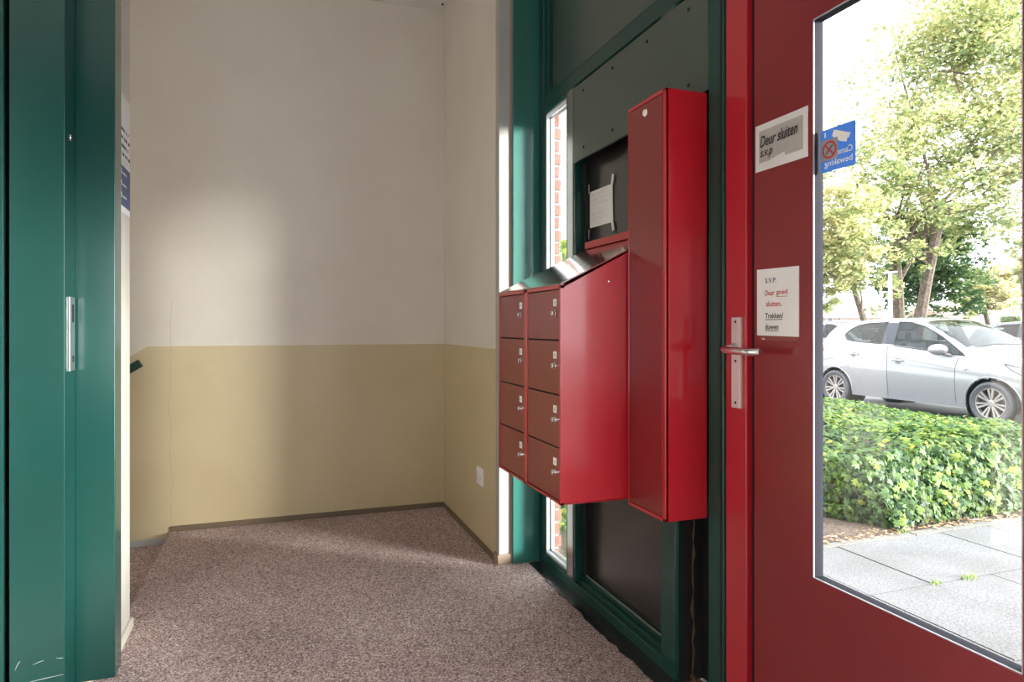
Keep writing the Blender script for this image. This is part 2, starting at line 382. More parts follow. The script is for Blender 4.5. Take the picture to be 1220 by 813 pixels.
# socket plate on the right wall
so = thing('wall_socket', (XR, 3.33, .32), 'small white blank wall plate low on the tan wall left of the mailboxes', 'socket')
box('plate', WHITE, (XR-.010, XR, 3.285, 3.385, .32, .41), so, bevel=.003)
for yy in (3.31, 3.36):
    MB().lathe([(0, -.0115), (.004, -.0115), (.004, -.009)], (XR, yy, .365), 'x', 10).build('screw', STEEL, so)
# handrail
hr = thing('handrail', (-.72, YB-.06, .95), 'green painted stair handrail end on the back wall by the left edge of the wall', 'handrail')
m = MB(); d = Vector((-.85, 0, -.53)).normalized(); p0 = Vector((-.69, YB-.075, .955)); n_ = Vector((-d.z, 0, d.x))*.022
q = [p0+n_, p0-n_, p0-n_+d*2.2, p0+n_+d*2.2]
m.prism([(a.x, a.z) for a in q], 'y', YB-.095, YB-.055); m.build('rail', GREEN_D, hr, bevel=.004)
for k in (.5, 1.7):
    c_ = p0+d*k; MB().tube([(c_.x, YB-.07, c_.z-.03), (c_.x, YB-.04, c_.z-.07), (c_.x, YB, c_.z-.07)], .007).build('bracket', STEEL, hr)

# ------------------------------------------------------------------ green door frame at the left
d2 = thing('door_2', (-.7, 2.4, 0), kind='structure')
box('jamb', GREEN, (-.749, -.607, 2.367, 2.56, 0, ZC), d2, bevel=.002)
box('door_stop', GREEN, (-.6075, -.495, 2.483, 2.575, 0, ZC), d2, bevel=.002)
m = MB()
for (y, z, a, l) in ((-.735, .075, .1, .125), (-.69, .13, .3, .03), (-.63, .14, -.1, .02), (-.735, .12, 1.1, .03)):
    m.tube([(y, 2.3668, z), (y+l*math.cos(a)*.6, 2.3667, z+l*math.sin(a)*.7), (y+l*math.cos(a), 2.3668, z+l*math.sin(a))], [.0002, .0008, .0004], 5)
m.build('scratch_mark', flat('bare_scratch', (.5, .55, .5), .6), d2, kind='stuff')
box('seal_gap', BLACK, (-.765, -.749, 2.43, 2.56, 0, ZC), d2)
box('jamb', GREEN, (-.98, -.765, 2.372, 2.56, 0, ZC), d2, bevel=.002)
sp_ = box('strike_plate', STEEL, (-.607, -.603, 2.405, 2.462, 1.012, 1.245), d2, bevel=.001)
box('latch_slot', BLACK, (-.6034, -.6024, 2.432, 2.448, 1.165, 1.222), sp_)
m = MB()
m.lathe([(.0105, .0), (.0105, .0012), (.0085, .0012), (.0085, 0)], (-.603, 2.44, 1.05), 'x', 20); m.build('keyhole_ring', RUBBER, sp_)
m = MB(); m.lathe([(0, .0014), (.0035, .0014), (.0035, 0)], (-.603, 2.44, 1.054), 'x', 12); m.box(-.603, -.6018, 2.4385, 2.4415, 1.043, 1.053); m.build('keyhole', BLACK, sp_)
m = MB(); m.lathe([(0, .004), (.010, .003), (.012, 0)], (-.607, 2.432, 1.747), 'x', 18); m.build('bolt_keep', CHROME, d2)
m = MB(); m.lathe([(0, .0052), (.006, .0048), (.006, .002)], (-.607, 2.436, 1.744), 'x', 14); m.build('bolt_hole', BLACK, d2)

# notice on the cream wall end
nb = thing('notice_board', (-.525, 2.74, 1.57), 'narrow white notice with dark blue lower half on the cream wall beside the green frame', 'notice')
X0 = -.5245
box('sheet', PAPER, (X0, X0+.002, 2.60, 2.868, 1.568, 2.0), nb)
box('blue_panel', NAVY, (X0+.002, X0+.003, 2.605, 2.866, 1.592, 1.737), nb, label='dark blue lower field')
for j, z in enumerate((1.865, 1.835, 1.805, 1.775)):
    m = MB(); y = 2.63
    while y < 2.84:
        l = random.choice((.012, .02, .028)); m.box(X0+.002, X0+.0026, y, y+l, z, z+.011); y += l+random.choice((.008, .008, .02))
    m.build('text_line', INK, nb, kind='stuff')
for j, z in enumerate((1.705, 1.663, 1.62)):
    m = MB(); m.box(X0+.003, X0+.0036, 2.62, 2.72, z, z+.018); m.box(X0+.003, X0+.0036, 2.735, 2.80, z+.003, z+.009); m.box(X0+.003, X0+.0036, 2.62, 2.70, z-.012, z-.007); m.build('text_line', PAPER, nb, kind='stuff')

# ------------------------------------------------------------------ the glazed facade
w1 = thing('window_1', (F, 2.3, 0), kind='structure')
box('reveal_board', GREEN_LIT, (1.086, 1.225, 3.018, 3.10, 0, ZC), w1, bevel=.002)
box('edge_stile', GREEN_D, (F, 1.265, 2.955, 3.03, 0, ZC), w1, bevel=.003)
m = MB(); m.box(F-.004, F+.006, 2.995, 3.003, 0, ZC); m.build('bead', GREEN, w1)
box('bottom_rail', GREEN, (F, 1.30, 1.926, 2.955, 0, .045), w1, bevel=.003)
m = MB(); m.box(F+.018, 1.30, 1.926, 2.60, .045, .062); m.build('bottom_bead', GREEN_D, w1, bevel=.002)
m = MB(); m.box(F+.036, 1.30, 1.926, 2.60, .062, .078); m.build('bottom_bead', GREEN_D, w1, bevel=.002)
m = MB(); m.box(F+.040, F+.044, 1.926, 2.60, .078, .082); m.build('drip_strip', STEEL, w1)
box('mullion', GREEN_D, (F, 1.31, 2.60, 2.678, .045, 2.2), w1, bevel=.003)
box('mullion_cover', flat('polished_cover', (.42, .42, .42), .16, 1), (F-.002, F, 2.604, 2.675, .05, 2.19), w1)
m = MB(); m.box(F-.004, F-.002, 2.610, 2.616, .05, 2.19); m.build('bead', GREEN_D, w1)
box('transom', GREEN_D, (F, 1.31, 1.579, 2.955, 2.195, 2.262), w1, bevel=.004)
# narrow window: green sash, white glazing bead, double pane
m = MB(); ya, yb, za, zb = 2.678, 2.955, .045, 2.195
for (a, b_, c_, d_) in ((ya, yb, za, za+.020), (ya, yb, zb-.022, zb), (ya, ya+.014, za+.02, zb-.022), (yb-.016, yb, za+.02, zb-.022)):
    m.box(F, 1.265, a, b_, c_, d_)
m.build('sash', GREEN, w1, bevel=.002)
m = MB(); ya, yb, za, zb = 2.692, 2.939, .065, 2.173
for (a, b_, c_, d_) in ((ya, yb, za, za+.012), (ya, yb, zb-.012, zb), (ya, ya+.010, za, zb), (yb-.010, yb, za, zb)):
    m.box(F+.006, F+.022, a, b_, c_, d_)
m.build('glazing_bead', WHITE_BEAD, w1, bevel=.002)
m = MB(); ya, yb, za, zb = 2.700, 2.932, .075, 2.163
for (a, b_, c_, d_) in ((ya, yb, za, za+.012), (ya, yb, zb-.012, zb), (ya, ya+.009, za, zb), (yb-.009, yb, za, zb)):
    m.box(F+.026, F+.042, a, b_, c_, d_)
m.build('spacer', STEEL, w1)
for x in (F+.024, F+.044): box('glass_pane', GLASS, (x, x+.003, 2.70, 2.932, .075, 2.163), w1)
# panels
box('upper_panel', PANEL, (F+.035, F+.05, 1.60, 2.94, 2.262, ZC), w1)
m = MB(); m.box(F+.012, F+.035, 1.60, 2.94, 2.262, 2.276); m.box(F+.012, F+.035, 2.925, 2.94, 2.276, ZC); m.build('panel_bead', GREEN_D, w1, bevel=.002)
cp = box('cover_panel', PANEL, (F-.010, F, 1.652, 2.598, 1.856, 2.178), w1, bevel=.001)
for z in (2.138, 1.902):
    for y in (2.496, 2.244, 1.995, 1.751):
        m = MB(); m.lathe([(0, -.0035), (.005, -.003), (.0065, 0)], (F-.010, y, z), 'x', 12); m.build('screw', BLACK, cp)
box('infill_panel', BLACKP, (F+.06, F+.075, 1.926, 2.60, .045, 2.2), w1)
m = MB(); m.box(F+.038, F+.06, 2.575, 2.60, .078, 1.856); m.build('panel_stop', BLACK, w1)
box('post', GREEN, (F, 1.31, 1.8385, 1.926, 0, 2.2), w1, bevel=.003)
m = MB(); m.box(F+.004, F+.012, 1.828, 1.837, 0, 2.2); m.build('post_bead', GREEN_D, w1)
box('cavity_side', BLACK, (F+.012, F+.11, 1.830, 1.838, 0, 2.2), w1)
box('cavity_back', BLACK, (F+.10, F+.11, 1.579, 1.837, 0, 2.2), w1)
FOAMX = 1.272
m = MB(); pts = []; rr = []
for i in range(60):
    z = .01+i*.0315; pts.append((FOAMX+random.uniform(-.003, .003), 1.822+random.uniform(-.006, .006)-.01*math.sin(z*3), z)); rr.append(max(.0008, abs(random.gauss(.0022, .0012))*(1.7 if z < .45 else 1)))
m.tube(pts, rr, 6); m.build('dried_foam', RUST, w1)
m = MB()
for k in range(14): m.tube([(F+.055, 1.80+random.uniform(-.02, .02), .0), (F+.05, 1.80+random.uniform(-.03, .03), .012+random.random()*.02)], [.012, .003], 5)
m.build('foam_crumb', RUST, w1, kind='stuff')
box('door_post', GREEN_D, (F-.012, 1.33, 1.579, 1.649, 0, ZC), w1, bevel=.003)
m = MB(); m.box(F-.0135, F-.011, 1.588, 1.594, 0, ZC); m.build('post_groove', BLACK, w1)
# threshold strip on the floor
m = MB(); pl = []; 
for i in range(36):
    y = 3.0-i*(3.0-1.60)/35; pl.append((1.163+(random.uniform(-.006, .006) if 3 < i < 33 else 0)-.012*max(0, math.sin((3.0-y)*2.2)), y))
pl2 = pl+[(F+.002, 1.60), (F+.002, 3.0)]
m.prism(pl2, 'z', 0.0, .005); m.build('trim_3', paint('black_floor_strip', (.012, .014, .016), .22, bump=.1, bscale=14), kind='structure')

# ------------------------------------------------------------------ the red door
d1 = thing('door_1', (F, 1.25, 0), kind='structure')
LO = F+.002
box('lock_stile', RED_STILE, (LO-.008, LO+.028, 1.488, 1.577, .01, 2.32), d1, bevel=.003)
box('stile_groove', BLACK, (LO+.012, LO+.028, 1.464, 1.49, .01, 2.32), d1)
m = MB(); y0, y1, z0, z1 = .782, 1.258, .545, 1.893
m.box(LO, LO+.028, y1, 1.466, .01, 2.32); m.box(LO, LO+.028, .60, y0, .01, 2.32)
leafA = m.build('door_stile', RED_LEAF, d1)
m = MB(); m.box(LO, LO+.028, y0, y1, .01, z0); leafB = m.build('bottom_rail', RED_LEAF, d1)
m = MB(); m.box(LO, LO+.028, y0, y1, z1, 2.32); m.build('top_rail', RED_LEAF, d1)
e = .0
for (a, b_, c_, d_) in ((y0, y1, z0, z0+.002), (y0, y1, z1-.002, z1), (y0, y0+.0018, z0, z1), (y1-.0018, y1, z0, z1)):
    m = MB(); m.box(LO-.0008, LO+.003, a, b_, c_, d_); m.build('edge_highlight', EDGE, d1)  # thin pale strip painted in for the highlight along the glass edge
m = MB()
for (a, b_, c_, d_) in ((y0, y1, z0, z0+.002), (y0, y1, z1-.002, z1), (y0, y0+.002, z0, z1), (y1-.002, y1, z0, z1)):
    m.box(LO+.003, LO+.029, a, b_, c_, d_)
m.build('gasket', GASKET, d1)
box('glass_pane', GLASS, (LO+.018, LO+.024, y0, y1, z0, z1), d1)
# handle
hp = box('handle_plate', ALU_PINK, (LO-.018, LO-.008, 1.503, 1.540, .925, 1.178), d1, bevel=.002)
for z in (1.165, 1.056, .94):
    MB().lathe([(0, -.0185), (.004, -.0185), (.004, -.016)], (LO, 1.5215, z), 'x', 10).build('screw', BLACK, hp)
m = MB()
hx = LO-.062
pts = [(LO-.016, 1.525, 1.092), (LO-.040, 1.527, 1.092), (LO-.056, 1.522, 1.090), (hx-.003, 1.509, 1.088), (hx-.005, 1.49, 1.087), (hx-.003, 1.43, 1.086), (hx, 1.385, 1.086), (hx+.004, 1.376, 1.086)]
m.tube(pts, [.009, .009, .0098, .0105, .0105, .0105, .0105, .008], 14); m.build('lever', CHROME, d1, smooth=True)
MB().lathe([(.014, -.024), (.014, -.016), (.008, -.024)], (LO, 1.525, 1.092), 'x', 18).build('rosette', STEEL, hp)
# door head and far jamb
box('trim_4', GREEN_D, (F-.012, 1.33, .52, 1.579, 2.325, ZC), kind='structure')
box('trim_5', GREEN_D, (F-.012, 1.33, .52, .595, 0, 2.325), kind='structure')
# unseen sidelight added beyond the door to house its fill lamp
w2 = thing('added_window_2', (F, -.25, 0), kind='structure')
m = MB(); m.box(F, 1.3, -.85, .52, 0, .12); m.box(F, 1.3, -.85, .52, 2.25, 2.35); m.box(F, 1.3, -.85, -.76, .12, 2.25); m.box(F, 1.3, .45, .52, .12, 2.25)
m.build('window_frame', GREEN_D, w2); box('glass_pane', GLASS, (F+.04, F+.046, -.76, .45, .12, 2.25), w2)
m = MB(); m.box(F, 1.35, -1.6, -.85, 0, ZC); m.box(F, 1.35, -.85, .52, 2.35, ZC); m.build('wall_facade', CREAM, kind='structure')

# ------------------------------------------------------------------ mailboxes
mbx = thing('mailbox_unit', (1.02, 2.17, .597), 'red metal bank of eight mailboxes with sloping top on the entrance wall', 'mailbox')
MX, Y0, Y1, Z0, Z1, ZB = .831, 1.877, 2.479, .597, 1.286, 1.474
prof = [(MX+.012, Z0+.004), (F-.002, Z0+.004), (F-.002, ZB-.006), (MX+.012, Z1-.010)]
m = MB(); m.prism(prof, 'y', Y0, Y0+.003); m.prism(prof, 'y', Y1-.003, Y1); m.box(MX+.012, F-.002, Y0, Y1, Z0, Z0+.003); m.box(F-.005, F-.002, Y0, Y1, Z0, ZB-.005)
m.box(MX, MX+.014, Y0, Y0+.011, Z0, Z1-.002); m.box(MX, MX+.014, Y1-.009, Y1, Z0, Z1-.002); m.box(MX, MX+.014, Y0, Y1, Z0, Z0+.008)
m.box(MX, MX+.014, Y0, Y1, Z1-.016, Z1-.004); m.box(MX, MX+.014, 2.166, 2.196, Z0, Z1-.004)
m.build('housing', RED, mbx, bevel=.0012)
m = MB(); m.prism([(MX, Z1-.004), (MX, Z1), (F-.002, ZB), (F-.002, ZB-.005)], 'y', Y0-.001, Y1+.001); m.build('sloping_top', RED_TOP, mbx, label='glossy sloping top sheet')
m = MB(); m.box(F-.014, F-.004, Y0, Y1-.004, ZB-.002, ZB+.026); m.build('wall_flange', RED, mbx, bevel=.001)
zs = [Z0+.010, .772, .9375, 1.1085, Z1-.018]
for ci, (a, b_) in enumerate(((Y0+.012, 2.164), (2.198, Y1-.010))):
    for ri in range(4):
        z0, z1 = zs[ri]+.0025, zs[ri+1]-.0025
        if ri == 3: z1 = Z1-.019
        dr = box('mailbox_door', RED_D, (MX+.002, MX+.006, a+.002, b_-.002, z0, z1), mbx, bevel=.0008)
        zt = zs[ri+1] if ri < 3 else Z1-.012
        lz = zt-.058; ly = a+.034
        la = box('name_tag', WHITE, (MX+.0005, MX+.002, ly-.012, ly+.012, lz, lz+.023), dr)
        fn = facing(MX+.0005, ly+.012, lz)
        write('number', str(ri*2+ci+1), .006, .011, fn, .009, .006, PENCIL, la) if False else None
        m = MB(); m.box(MX-.0002, MX+.0005, ly-.003, ly+.003, lz+.006, lz+.016); m.build('faded_mark', PENCIL, dr)
        m = MB(); m.lathe([(0, -.013), (.007, -.013), (.0085, -.011), (.0085, -.004), (.0105, -.003), (.0105, 0)], (MX+.002, ly-.001, lz-.022), 'x', 18)
        lk = m.build('lock', CHROME, dr)
        box('key_slot', BLACK, (MX-.0115, MX-.0108, ly-.002, ly, lz-.027, lz-.017), dr)
m = MB()
for y, z in ((0, 1.345), (0, 1.34)): pass
for x, z in ((1.00, 1.297), (1.175, 1.30)):
    mm = MB(); mm.lathe([(0, -.003), (.004, -.002), (.005, 0)], (x, Y0, z), 'y', 12); mm.build('rivet', CHROME, mbx)
box('backing', BLACK, (MX+.008, MX+.010, Y0+.004, Y1-.004, Z0+.004, Z1-.008), mbx)

# tall red cabinet
tc_ = thing('red_cabinet', (1.14, 1.765, .582), 'tall narrow glossy red metal cabinet between the mailboxes and the red door', 'cabinet')
TX, TY0, TY1, TZ0, TZ1 = 1.065, 1.657, 1.872, .582, 1.847
m = MB(); m.box(TX+.004, F-.012, TY0, TY0+.003, TZ0, TZ1); m.box(TX+.004, F-.012, TY1-.003, TY1, TZ0, TZ1); m.box(TX+.004, F-.012, TY0, TY1, TZ0, TZ0+.003); m.box(TX+.004, F-.012, TY0, TY1, TZ1-.003, TZ1)
m.box(TX, TX+.012, TY0, TY0+.013, TZ0, TZ1); m.box(TX, TX+.012, TY1-.004, TY1, TZ0, TZ1); m.box(TX, TX+.012, TY0, TY1, TZ0, TZ0+.011); m.box(TX, TX+.012, TY0, TY1, TZ1-.011, TZ1)
m.box(F-.014, F-.011, TY0, TY1, TZ0, TZ1)
m.build('housing', RED, tc_, bevel=.0025)
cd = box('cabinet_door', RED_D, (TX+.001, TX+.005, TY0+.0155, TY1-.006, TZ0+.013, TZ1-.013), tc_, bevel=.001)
m = MB(); m.lathe([(0, -.004), (.010, -.004), (.0115, 0)], (TX+.001, 1.768, 1.806), 'x', 22); lk = m.build('lock', WHITE, cd, label='round white lock cover')
box('backing', BLACK, (TX+.007, TX+.009, TY0+.005, TY1-.005, TZ0+.004, TZ1-.004), tc_)

# ------------------------------------------------------------------ notices
# handwritten note
nt = thing('handwritten_note', (F+.06, 2.475, 1.575), 'white handwritten note taped to the black panel above the mailboxes', 'note')
PX = F+.059
sh = MB(); sh.add([(PX, 2.582, 1.732), (PX-.004, 2.367, 1.728), (PX-.003, 2.362, 1.573), (PX, 2.575, 1.577), (PX+.001, 2.582, 1.732), (PX-.003, 2.367, 1.728), (PX-.002, 2.362, 1.573), (PX+.001, 2.575, 1.577)],
    [(0, 1, 2, 3), (7, 6, 5, 4), (0, 4, 5, 1), (1, 5, 6, 2), (2, 6, 7, 3), (3, 7, 4, 0)])
sh.build('sheet', PAPER, nt)
m = MB()
for r_ in range(6):
    z = 1.712-r_*.0205; y = 2.565; yend = 2.40+random.random()*.05; prev = None; ph = random.random()*6
    if r_ in (3,): continue
    while y > yend:
        zz = z+.0035*math.sin(y*430+ph)+.003*math.sin(y*170+ph*2); cur = (y, zz)
        if prev and random.random() > .12:
            xx = PX-.0012-(2.582-y)*.0178
            m.add([(xx, prev[0], prev[1]), (xx, cur[0], cur[1]), (xx, cur[0], cur[1]+.0016), (xx, prev[0], prev[1]+.0016)], [(0, 1, 2, 3)])
        prev = cur; y -= .0018
m.build('handwriting', flat('pen_line', (.3, .3, .33), .7), nt, kind='stuff')
for (y, z, a) in ((2.578, 1.745, .1), (2.362, 1.745, -.25), (2.36, 1.557, .3), (2.58, 1.55, -.05)):
    m = MB(); c_, s_ = math.cos(a), math.sin(a)
    q = [(-.009, -.02), (.009, -.02), (.009, .02), (-.009, .02)]
    m.add([(PX-.0062, y-(u*c_-v*s_), z+u*s_+v*c_) for u, v in q]+[(PX-.0054, y-(u*c_-v*s_), z+u*s_+v*c_) for u, v in q], [(0, 1, 2, 3), (7, 6, 5, 4), (0, 4, 5, 1), (1, 5, 6, 2), (2, 6, 7, 3), (3, 7, 4, 0)])
    m.build('tape_strip', TAPE, nt)

def sheet(name, X, Yl, Yr, zlt, zlb, zrt, zrb, mat, parent, th=.0012):
    m = MB(); q = [(Yl, zlt), (Yr, zrt), (Yr, zrb), (Yl, zlb)]
    m.add([(X-th, a, b_) for a, b_ in q]+[(X, a, b_) for a, b_ in q], [(0, 1, 2, 3), (7, 6, 5, 4), (0, 4, 5, 1), (1, 5, 6, 2), (2, 6, 7, 3), (3, 7, 4, 0)])
    return m.build(name, mat, parent)
n1 = thing('door_notice', (LO, 1.37, 1.57), 'small grey landscape notice framed in white tape, upper of two on the red door', 'notice', None)
sheet('sheet', LO, 1.455, 1.277, 1.688, 1.568, 1.687, 1.583, PAPER_G, n1)
for i, (a, b_, c_, d_) in enumerate(((1.459, 1.272, 1.690, 1.673), (1.459, 1.272, 1.588, 1.566), (1.459, 1.445, 1.690, 1.566), (1.288, 1.272, 1.690, 1.570))):
    sheet('tape_strip', LO-.0012-.0002*i, a, b_, c_, d_, c_, d_, TAPE, n1, .0004)
f1 = facing(LO-.0022, 1.459, 1.566)
write('lettering', 'Deur sluiten', .135, .030, f1, .019, .062, INK, n1, shear=.3, bold=.012, rot=.03)
write('lettering', 's.v.p', .046, .024, f1, .019, .029, INK, n1, shear=.3, bold=.012)
sheet('torn_patch', LO-.0020, 1.40, 1.35, 1.590, 1.583, 1.598, 1.583, TAPE, n1, .0002)
n2 = thing('door_notice', (LO, 1.38, 1.12), 'white portrait notice with red and black words, lower of two on the red door', 'notice', None)
sheet('sheet', LO, 1.453, 1.303, 1.304, 1.128, 1.302, 1.126, PAPER, n2, .002)
f2 = facing(LO-.002, 1.453, 1.127)
for body, u, v, w_, h_, mt, ul in (('S.V.P.', .032, .139, .042, .013, INK_B, None), ('Deur', .032, .106, .034, .014, INK_R, None), ('goed', .073, .104, .040, .016, INK_R, (.073, .040)),
        ('sluiten.', .036, .077, .056, .014, INK_R, None), ('Trekken/', .032, .046, .066, .014, INK, (.032, .064)), ('duwen', .032, .017, .049, .014, INK, (.032, .049))):
    write('lettering', body, w_, h_, f2, u, v, mt, n2, bold=.014)
    if ul:
        m = MB(); q = [(ul[0], v-.004), (ul[0]+ul[1], v-.004), (ul[0]+ul[1], v-.0025), (ul[0], v-.0025)]
        if body == 'goed': q = [(a, b_+.001) for a, b_ in q]
        m.add([f2(*p) for p in q], [(0, 1, 2, 3)]); m.build('underline', mt, n2)
m = MB(); m.box(LO-.0012, LO, 1.305, 1.445, 1.115, 1.126); m.build('clear_tape', flat('old_tape', (.22, .05, .045), .3), n2)
m = MB(); m.box(LO-.002, LO-.001, 1.425, 1.433, 1.117, 1.121); m.build('tape_remnant', TAPE, n2)

# stickers on the glass (seen from behind, so mirrored)
GX = LO+.0175
def rounded(u0, v0, u1, v1, r, n=5):
    P = []
    for cx_, cy_, a0 in ((u1-r, v1-r, 0), (u0+r, v1-r, 90), (u0+r, v0+r, 180), (u1-r, v0+r, 270)):
        for k in range(n+1): a = R(a0+90*k/n); P.append((cx_+r*math.cos(a), cy_+r*math.sin(a)))
    return P
s1 = thing('camera_sticker', (GX, 1.2, 1.52), 'blue mirrored camera surveillance sticker on the door glass', 'sticker')
YS = 1.252
def flatpoly(name, poly, fn, mat, parent, th=.0003):
    m = MB(); n = len(poly); m.add([fn(u, v, 0) for u, v in poly]+[fn(u, v, th) for u, v in poly], [tuple(range(n)), tuple(reversed(range(n, 2*n)))]+[(i, i+n, (i+1) % n+n, (i+1) % n) for i in range(n)])
    return m.build(name, mat, parent)
fs = facing(GX, YS, 1.520, 0)
flatpoly('backing', rounded(0, 0, .103, .102, .006), fs, BLUE, s1)
fs2 = facing(GX-.0003, YS, 1.520, 0)
flatpoly('camera_icon', [(.035, .082), (.040, .096), (.083, .078), (.077, .058), (.062, .063), (.055, .066)], fs2, WHITE, s1)
flatpoly('camera_icon', [(.081, .077), (.088, .078), (.084, .066), (.079, .067)], fs2, WHITE, s1)
flatpoly('bracket_icon', [(.012, .094), (.016, .096), (.016, .083), (.012, .083)], fs2, WHITE, s1)
write('lettering', 'Camera', .060, .015, facing(GX-.0004, YS, 1.520, 0), .034, .034, WHITE, s1, bold=.01, mirror=True)
write('lettering', 'bewaking', .082, .019, facing(GX-.0004, YS, 1.520, 0), .012, .008, WHITE, s1, bold=.01, mirror=True)
s2 = thing('no_smoking_sticker', (GX, 1.23, 1.55), 'small square no-smoking sticker with red ring overlapping the blue sticker', 'sticker')
f3 = facing(GX-.0006, YS-.002, 1.547, 0)
flatpoly('backing', rounded(0, 0, .050, .050, .004), f3, flat('sticker_grey', (.30, .27, .28), .5), s2)
f4 = facing(GX-.0010, YS-.002, 1.547, 0)
m = MB(); n = 36; vs = []
for k in range(n): a = k*2*math.pi/n; vs += [f4(.025+.021*math.cos(a), .025+.021*math.sin(a)), f4(.025+.0165*math.cos(a), .025+.0165*math.sin(a))]
m.add(vs, [(2*k, 2*((k+1) % n), 2*((k+1) % n)+1, 2*k+1) for k in range(n)]); m.build('ring', flat('ring_red', (.42, .03, .04), .5), s2)
f5 = facing(GX-.0012, YS-.002, 1.547, 0)
flatpoly('slash', [(.010, .037), (.013, .040), (.040, .013), (.037, .010)], f5, flat('slash_red', (.42, .03, .04), .5), s2)
flatpoly('cigarette', [(.013, .017), (.016, .014), (.037, .033), (.034, .036)], facing(GX-.0009, YS-.002, 1.547, 0), flat('icon_dark', (.05, .09, .09), .5), s2)

# ------------------------------------------------------------------ outside: ground, paving
box('ground', SOIL, (1.3, 60, -30, 60, -.5, -.13), kind='structure')
pv = thing('paving', (1.4, 2.7, 0), kind='structure')
box('bedding', SOIL, (1.32, 7.4, -6.0, 2.70, -.12, -.012), pv)
slabs = []
xs_ = [1.29+.37*k for k in range(17)]
yr = [2.685, 2.150, 1.562, 1.0, .44, -.12, -.68, -1.24]
base = None
for xi in range(16):
    for yi in range(7):
        x0 = xs_[xi]+.003; x1 = xs_[xi+1]-.003; y1 = yr[yi]-.003; y0 = yr[yi+1]+.003
        if x0 < 1.33: x0 = 1.335
        dz = random.uniform(-.002, .002)
        slabs.append(box('slab', SLAB, (x0, x1, y0, y1, -.05, dz), pv))
for k in range(6):
    box('kerb_strip', KERB, (1.335+1.0*k+.004, 1.335+1.0*(k+1)-.004, 2.688, 2.745, -.06, random.uniform(-.002, .004)), pv)
box('bed_soil', SOIL, (1.32, 7.45, 2.745, 11, -.12, -.008), kind='structure')
# tufts of grass in the joints
m = MB()
for (cx_, cy_) in ((2.775, 2.148), (2.98, 2.142), (3.0, 2.15), (2.6, 2.72), (3.3, 2.74)):
    for k in range(46):
        a = random.random()*6.28; r_ = random.random()*.035; x, y = cx_+r_*math.cos(a)*1.5, cy_+r_*math.sin(a)*.5; hgt = .008+random.random()*.02; t_ = random.random()
        m.add([(x-.002, y, 0), (x+.002, y, 0), (x+random.uniform(-.012, .012), y+random.uniform(-.01, .01), hgt)], [(0, 1, 2)], .3+.6*t_)
tag(m.build('grass_tuft', IVY, kind='stuff'), 'tiny grass tufts in the joints of the grey paving', 'grass')
# kerb and street
box('kerb', KERB, (7.45, 7.60, -6, 30, -.5, .0), kind='structure')
box('street', ASPHALT, (7.60, 40, -30, 60, -.4, -.12), kind='structure')
# leaf litter
m = MB()
for k in range(900):
    x = 1.4+random.random()*5.5; y = 2.72+abs(random.gauss(0, .07)); a = random.random()*6.28; s_ = random.uniform(.006, .022); z = .002+random.random()*.01; t_ = random.random()
    m.add([(x+s_*math.cos(a), y+s_*math.sin(a), z), (x-s_*.5*math.sin(a), y+s_*.5*math.cos(a), z+random.random()*.008), (x-s_*math.cos(a), y-s_*math.sin(a), z), (x+s_*.5*math.sin(a), y-s_*.5*math.cos(a), z+random.random()*.008)], [(0, 1, 2, 3)], t_)
tag(m.build('leaf_litter', DEBRIS, kind='stuff'), 'brown dry leaves and twigs scattered between ivy bed and paving', 'leaves')

# ------------------------------------------------------------------ ivy
IV = [(0, -.10), (.22, -.30), (.42, -.12), (.62, .02), (.36, .22), (.42, .52), (.16, .44), (0, .85), (-.16, .44), (-.42, .52), (-.36, .22), (-.62, .02), (-.42, -.12), (-.22, -.30)]
def front(x): return min(.9, 2.0*max(0, 3.32-x))
def ivy_h(x, y):
    """height of the ivy mound"""
    e = min(1, max(0, (y-2.80-front(x))/.62)); e = math.sin(e*math.pi/2)**.8
    fx = min(1, max(0, (x-1.6)/.5))
    hh = .40+.05*math.sin(x*2.3+y)+.04*math.sin(y*3.1-x*1.7)
    back = min(1, max(0, (7.5-x)/.2))
    far = 1-.66*min(1, max(0, (x-4.3)/3))+.12*min(1, max(0, (y-5.8)/1.5))
    return hh*e*(.25+.75*fx)*back**.5*far
def ivy_leaf(m, x, y, z, s_, nrm, spin, tint):
    nrm = Vector(nrm).normalized(); a = nrm.orthogonal().normalized(); a = Matrix.Rotation(spin, 3, nrm) @ a; b_ = nrm.cross(a)
    c_ = Vector((x, y, z)); vs = [c_+nrm*s_*.12]+[c_+a*u*s_+b_*v*s_-nrm*s_*.22*(u*u) for u, v in IV]
    n = len(IV); m.add(vs, [(0, 1+i, 1+(i+1) % n) for i in range(n)], tint)
ivy = thing('ivy_bed', (4.0, 4.5, 0), 'low bed of glossy green ivy behind the paving slabs', 'ivy')
m = MB()
for k in range(24000):
    x = 1.95+5.5*random.random()
    y = 2.84+front(x)+random.random()**1.7*6.5
    if y > 2.9+ (x)*.92+1.2: y = 2.8+random.random()*1.6
    h0 = ivy_h(x, y)
    if h0 < .05: continue
    gx = (ivy_h(x+.03, y)-h0)/.03; gy = (ivy_h(x, y+.03)-h0)/.03
    nr = Vector((-gx, -gy, 1)).normalized()+Vector((random.gauss(0, .38), random.gauss(0, .38), random.gauss(0, .25)))
    dep = random.random()**2*.12
    z = max(.012, h0-dep+random.gauss(0, .012)); s_ = random.uniform(.026, .058)
    pale = .5+.5*math.sin(x*5+2*math.sin(y*3)); tn = min(1, max(0, random.gauss(.36+.25*pale, .22)-dep*2.5))
    ivy_leaf(m, x, y, z, s_, nr, random.random()*6.28, tn)
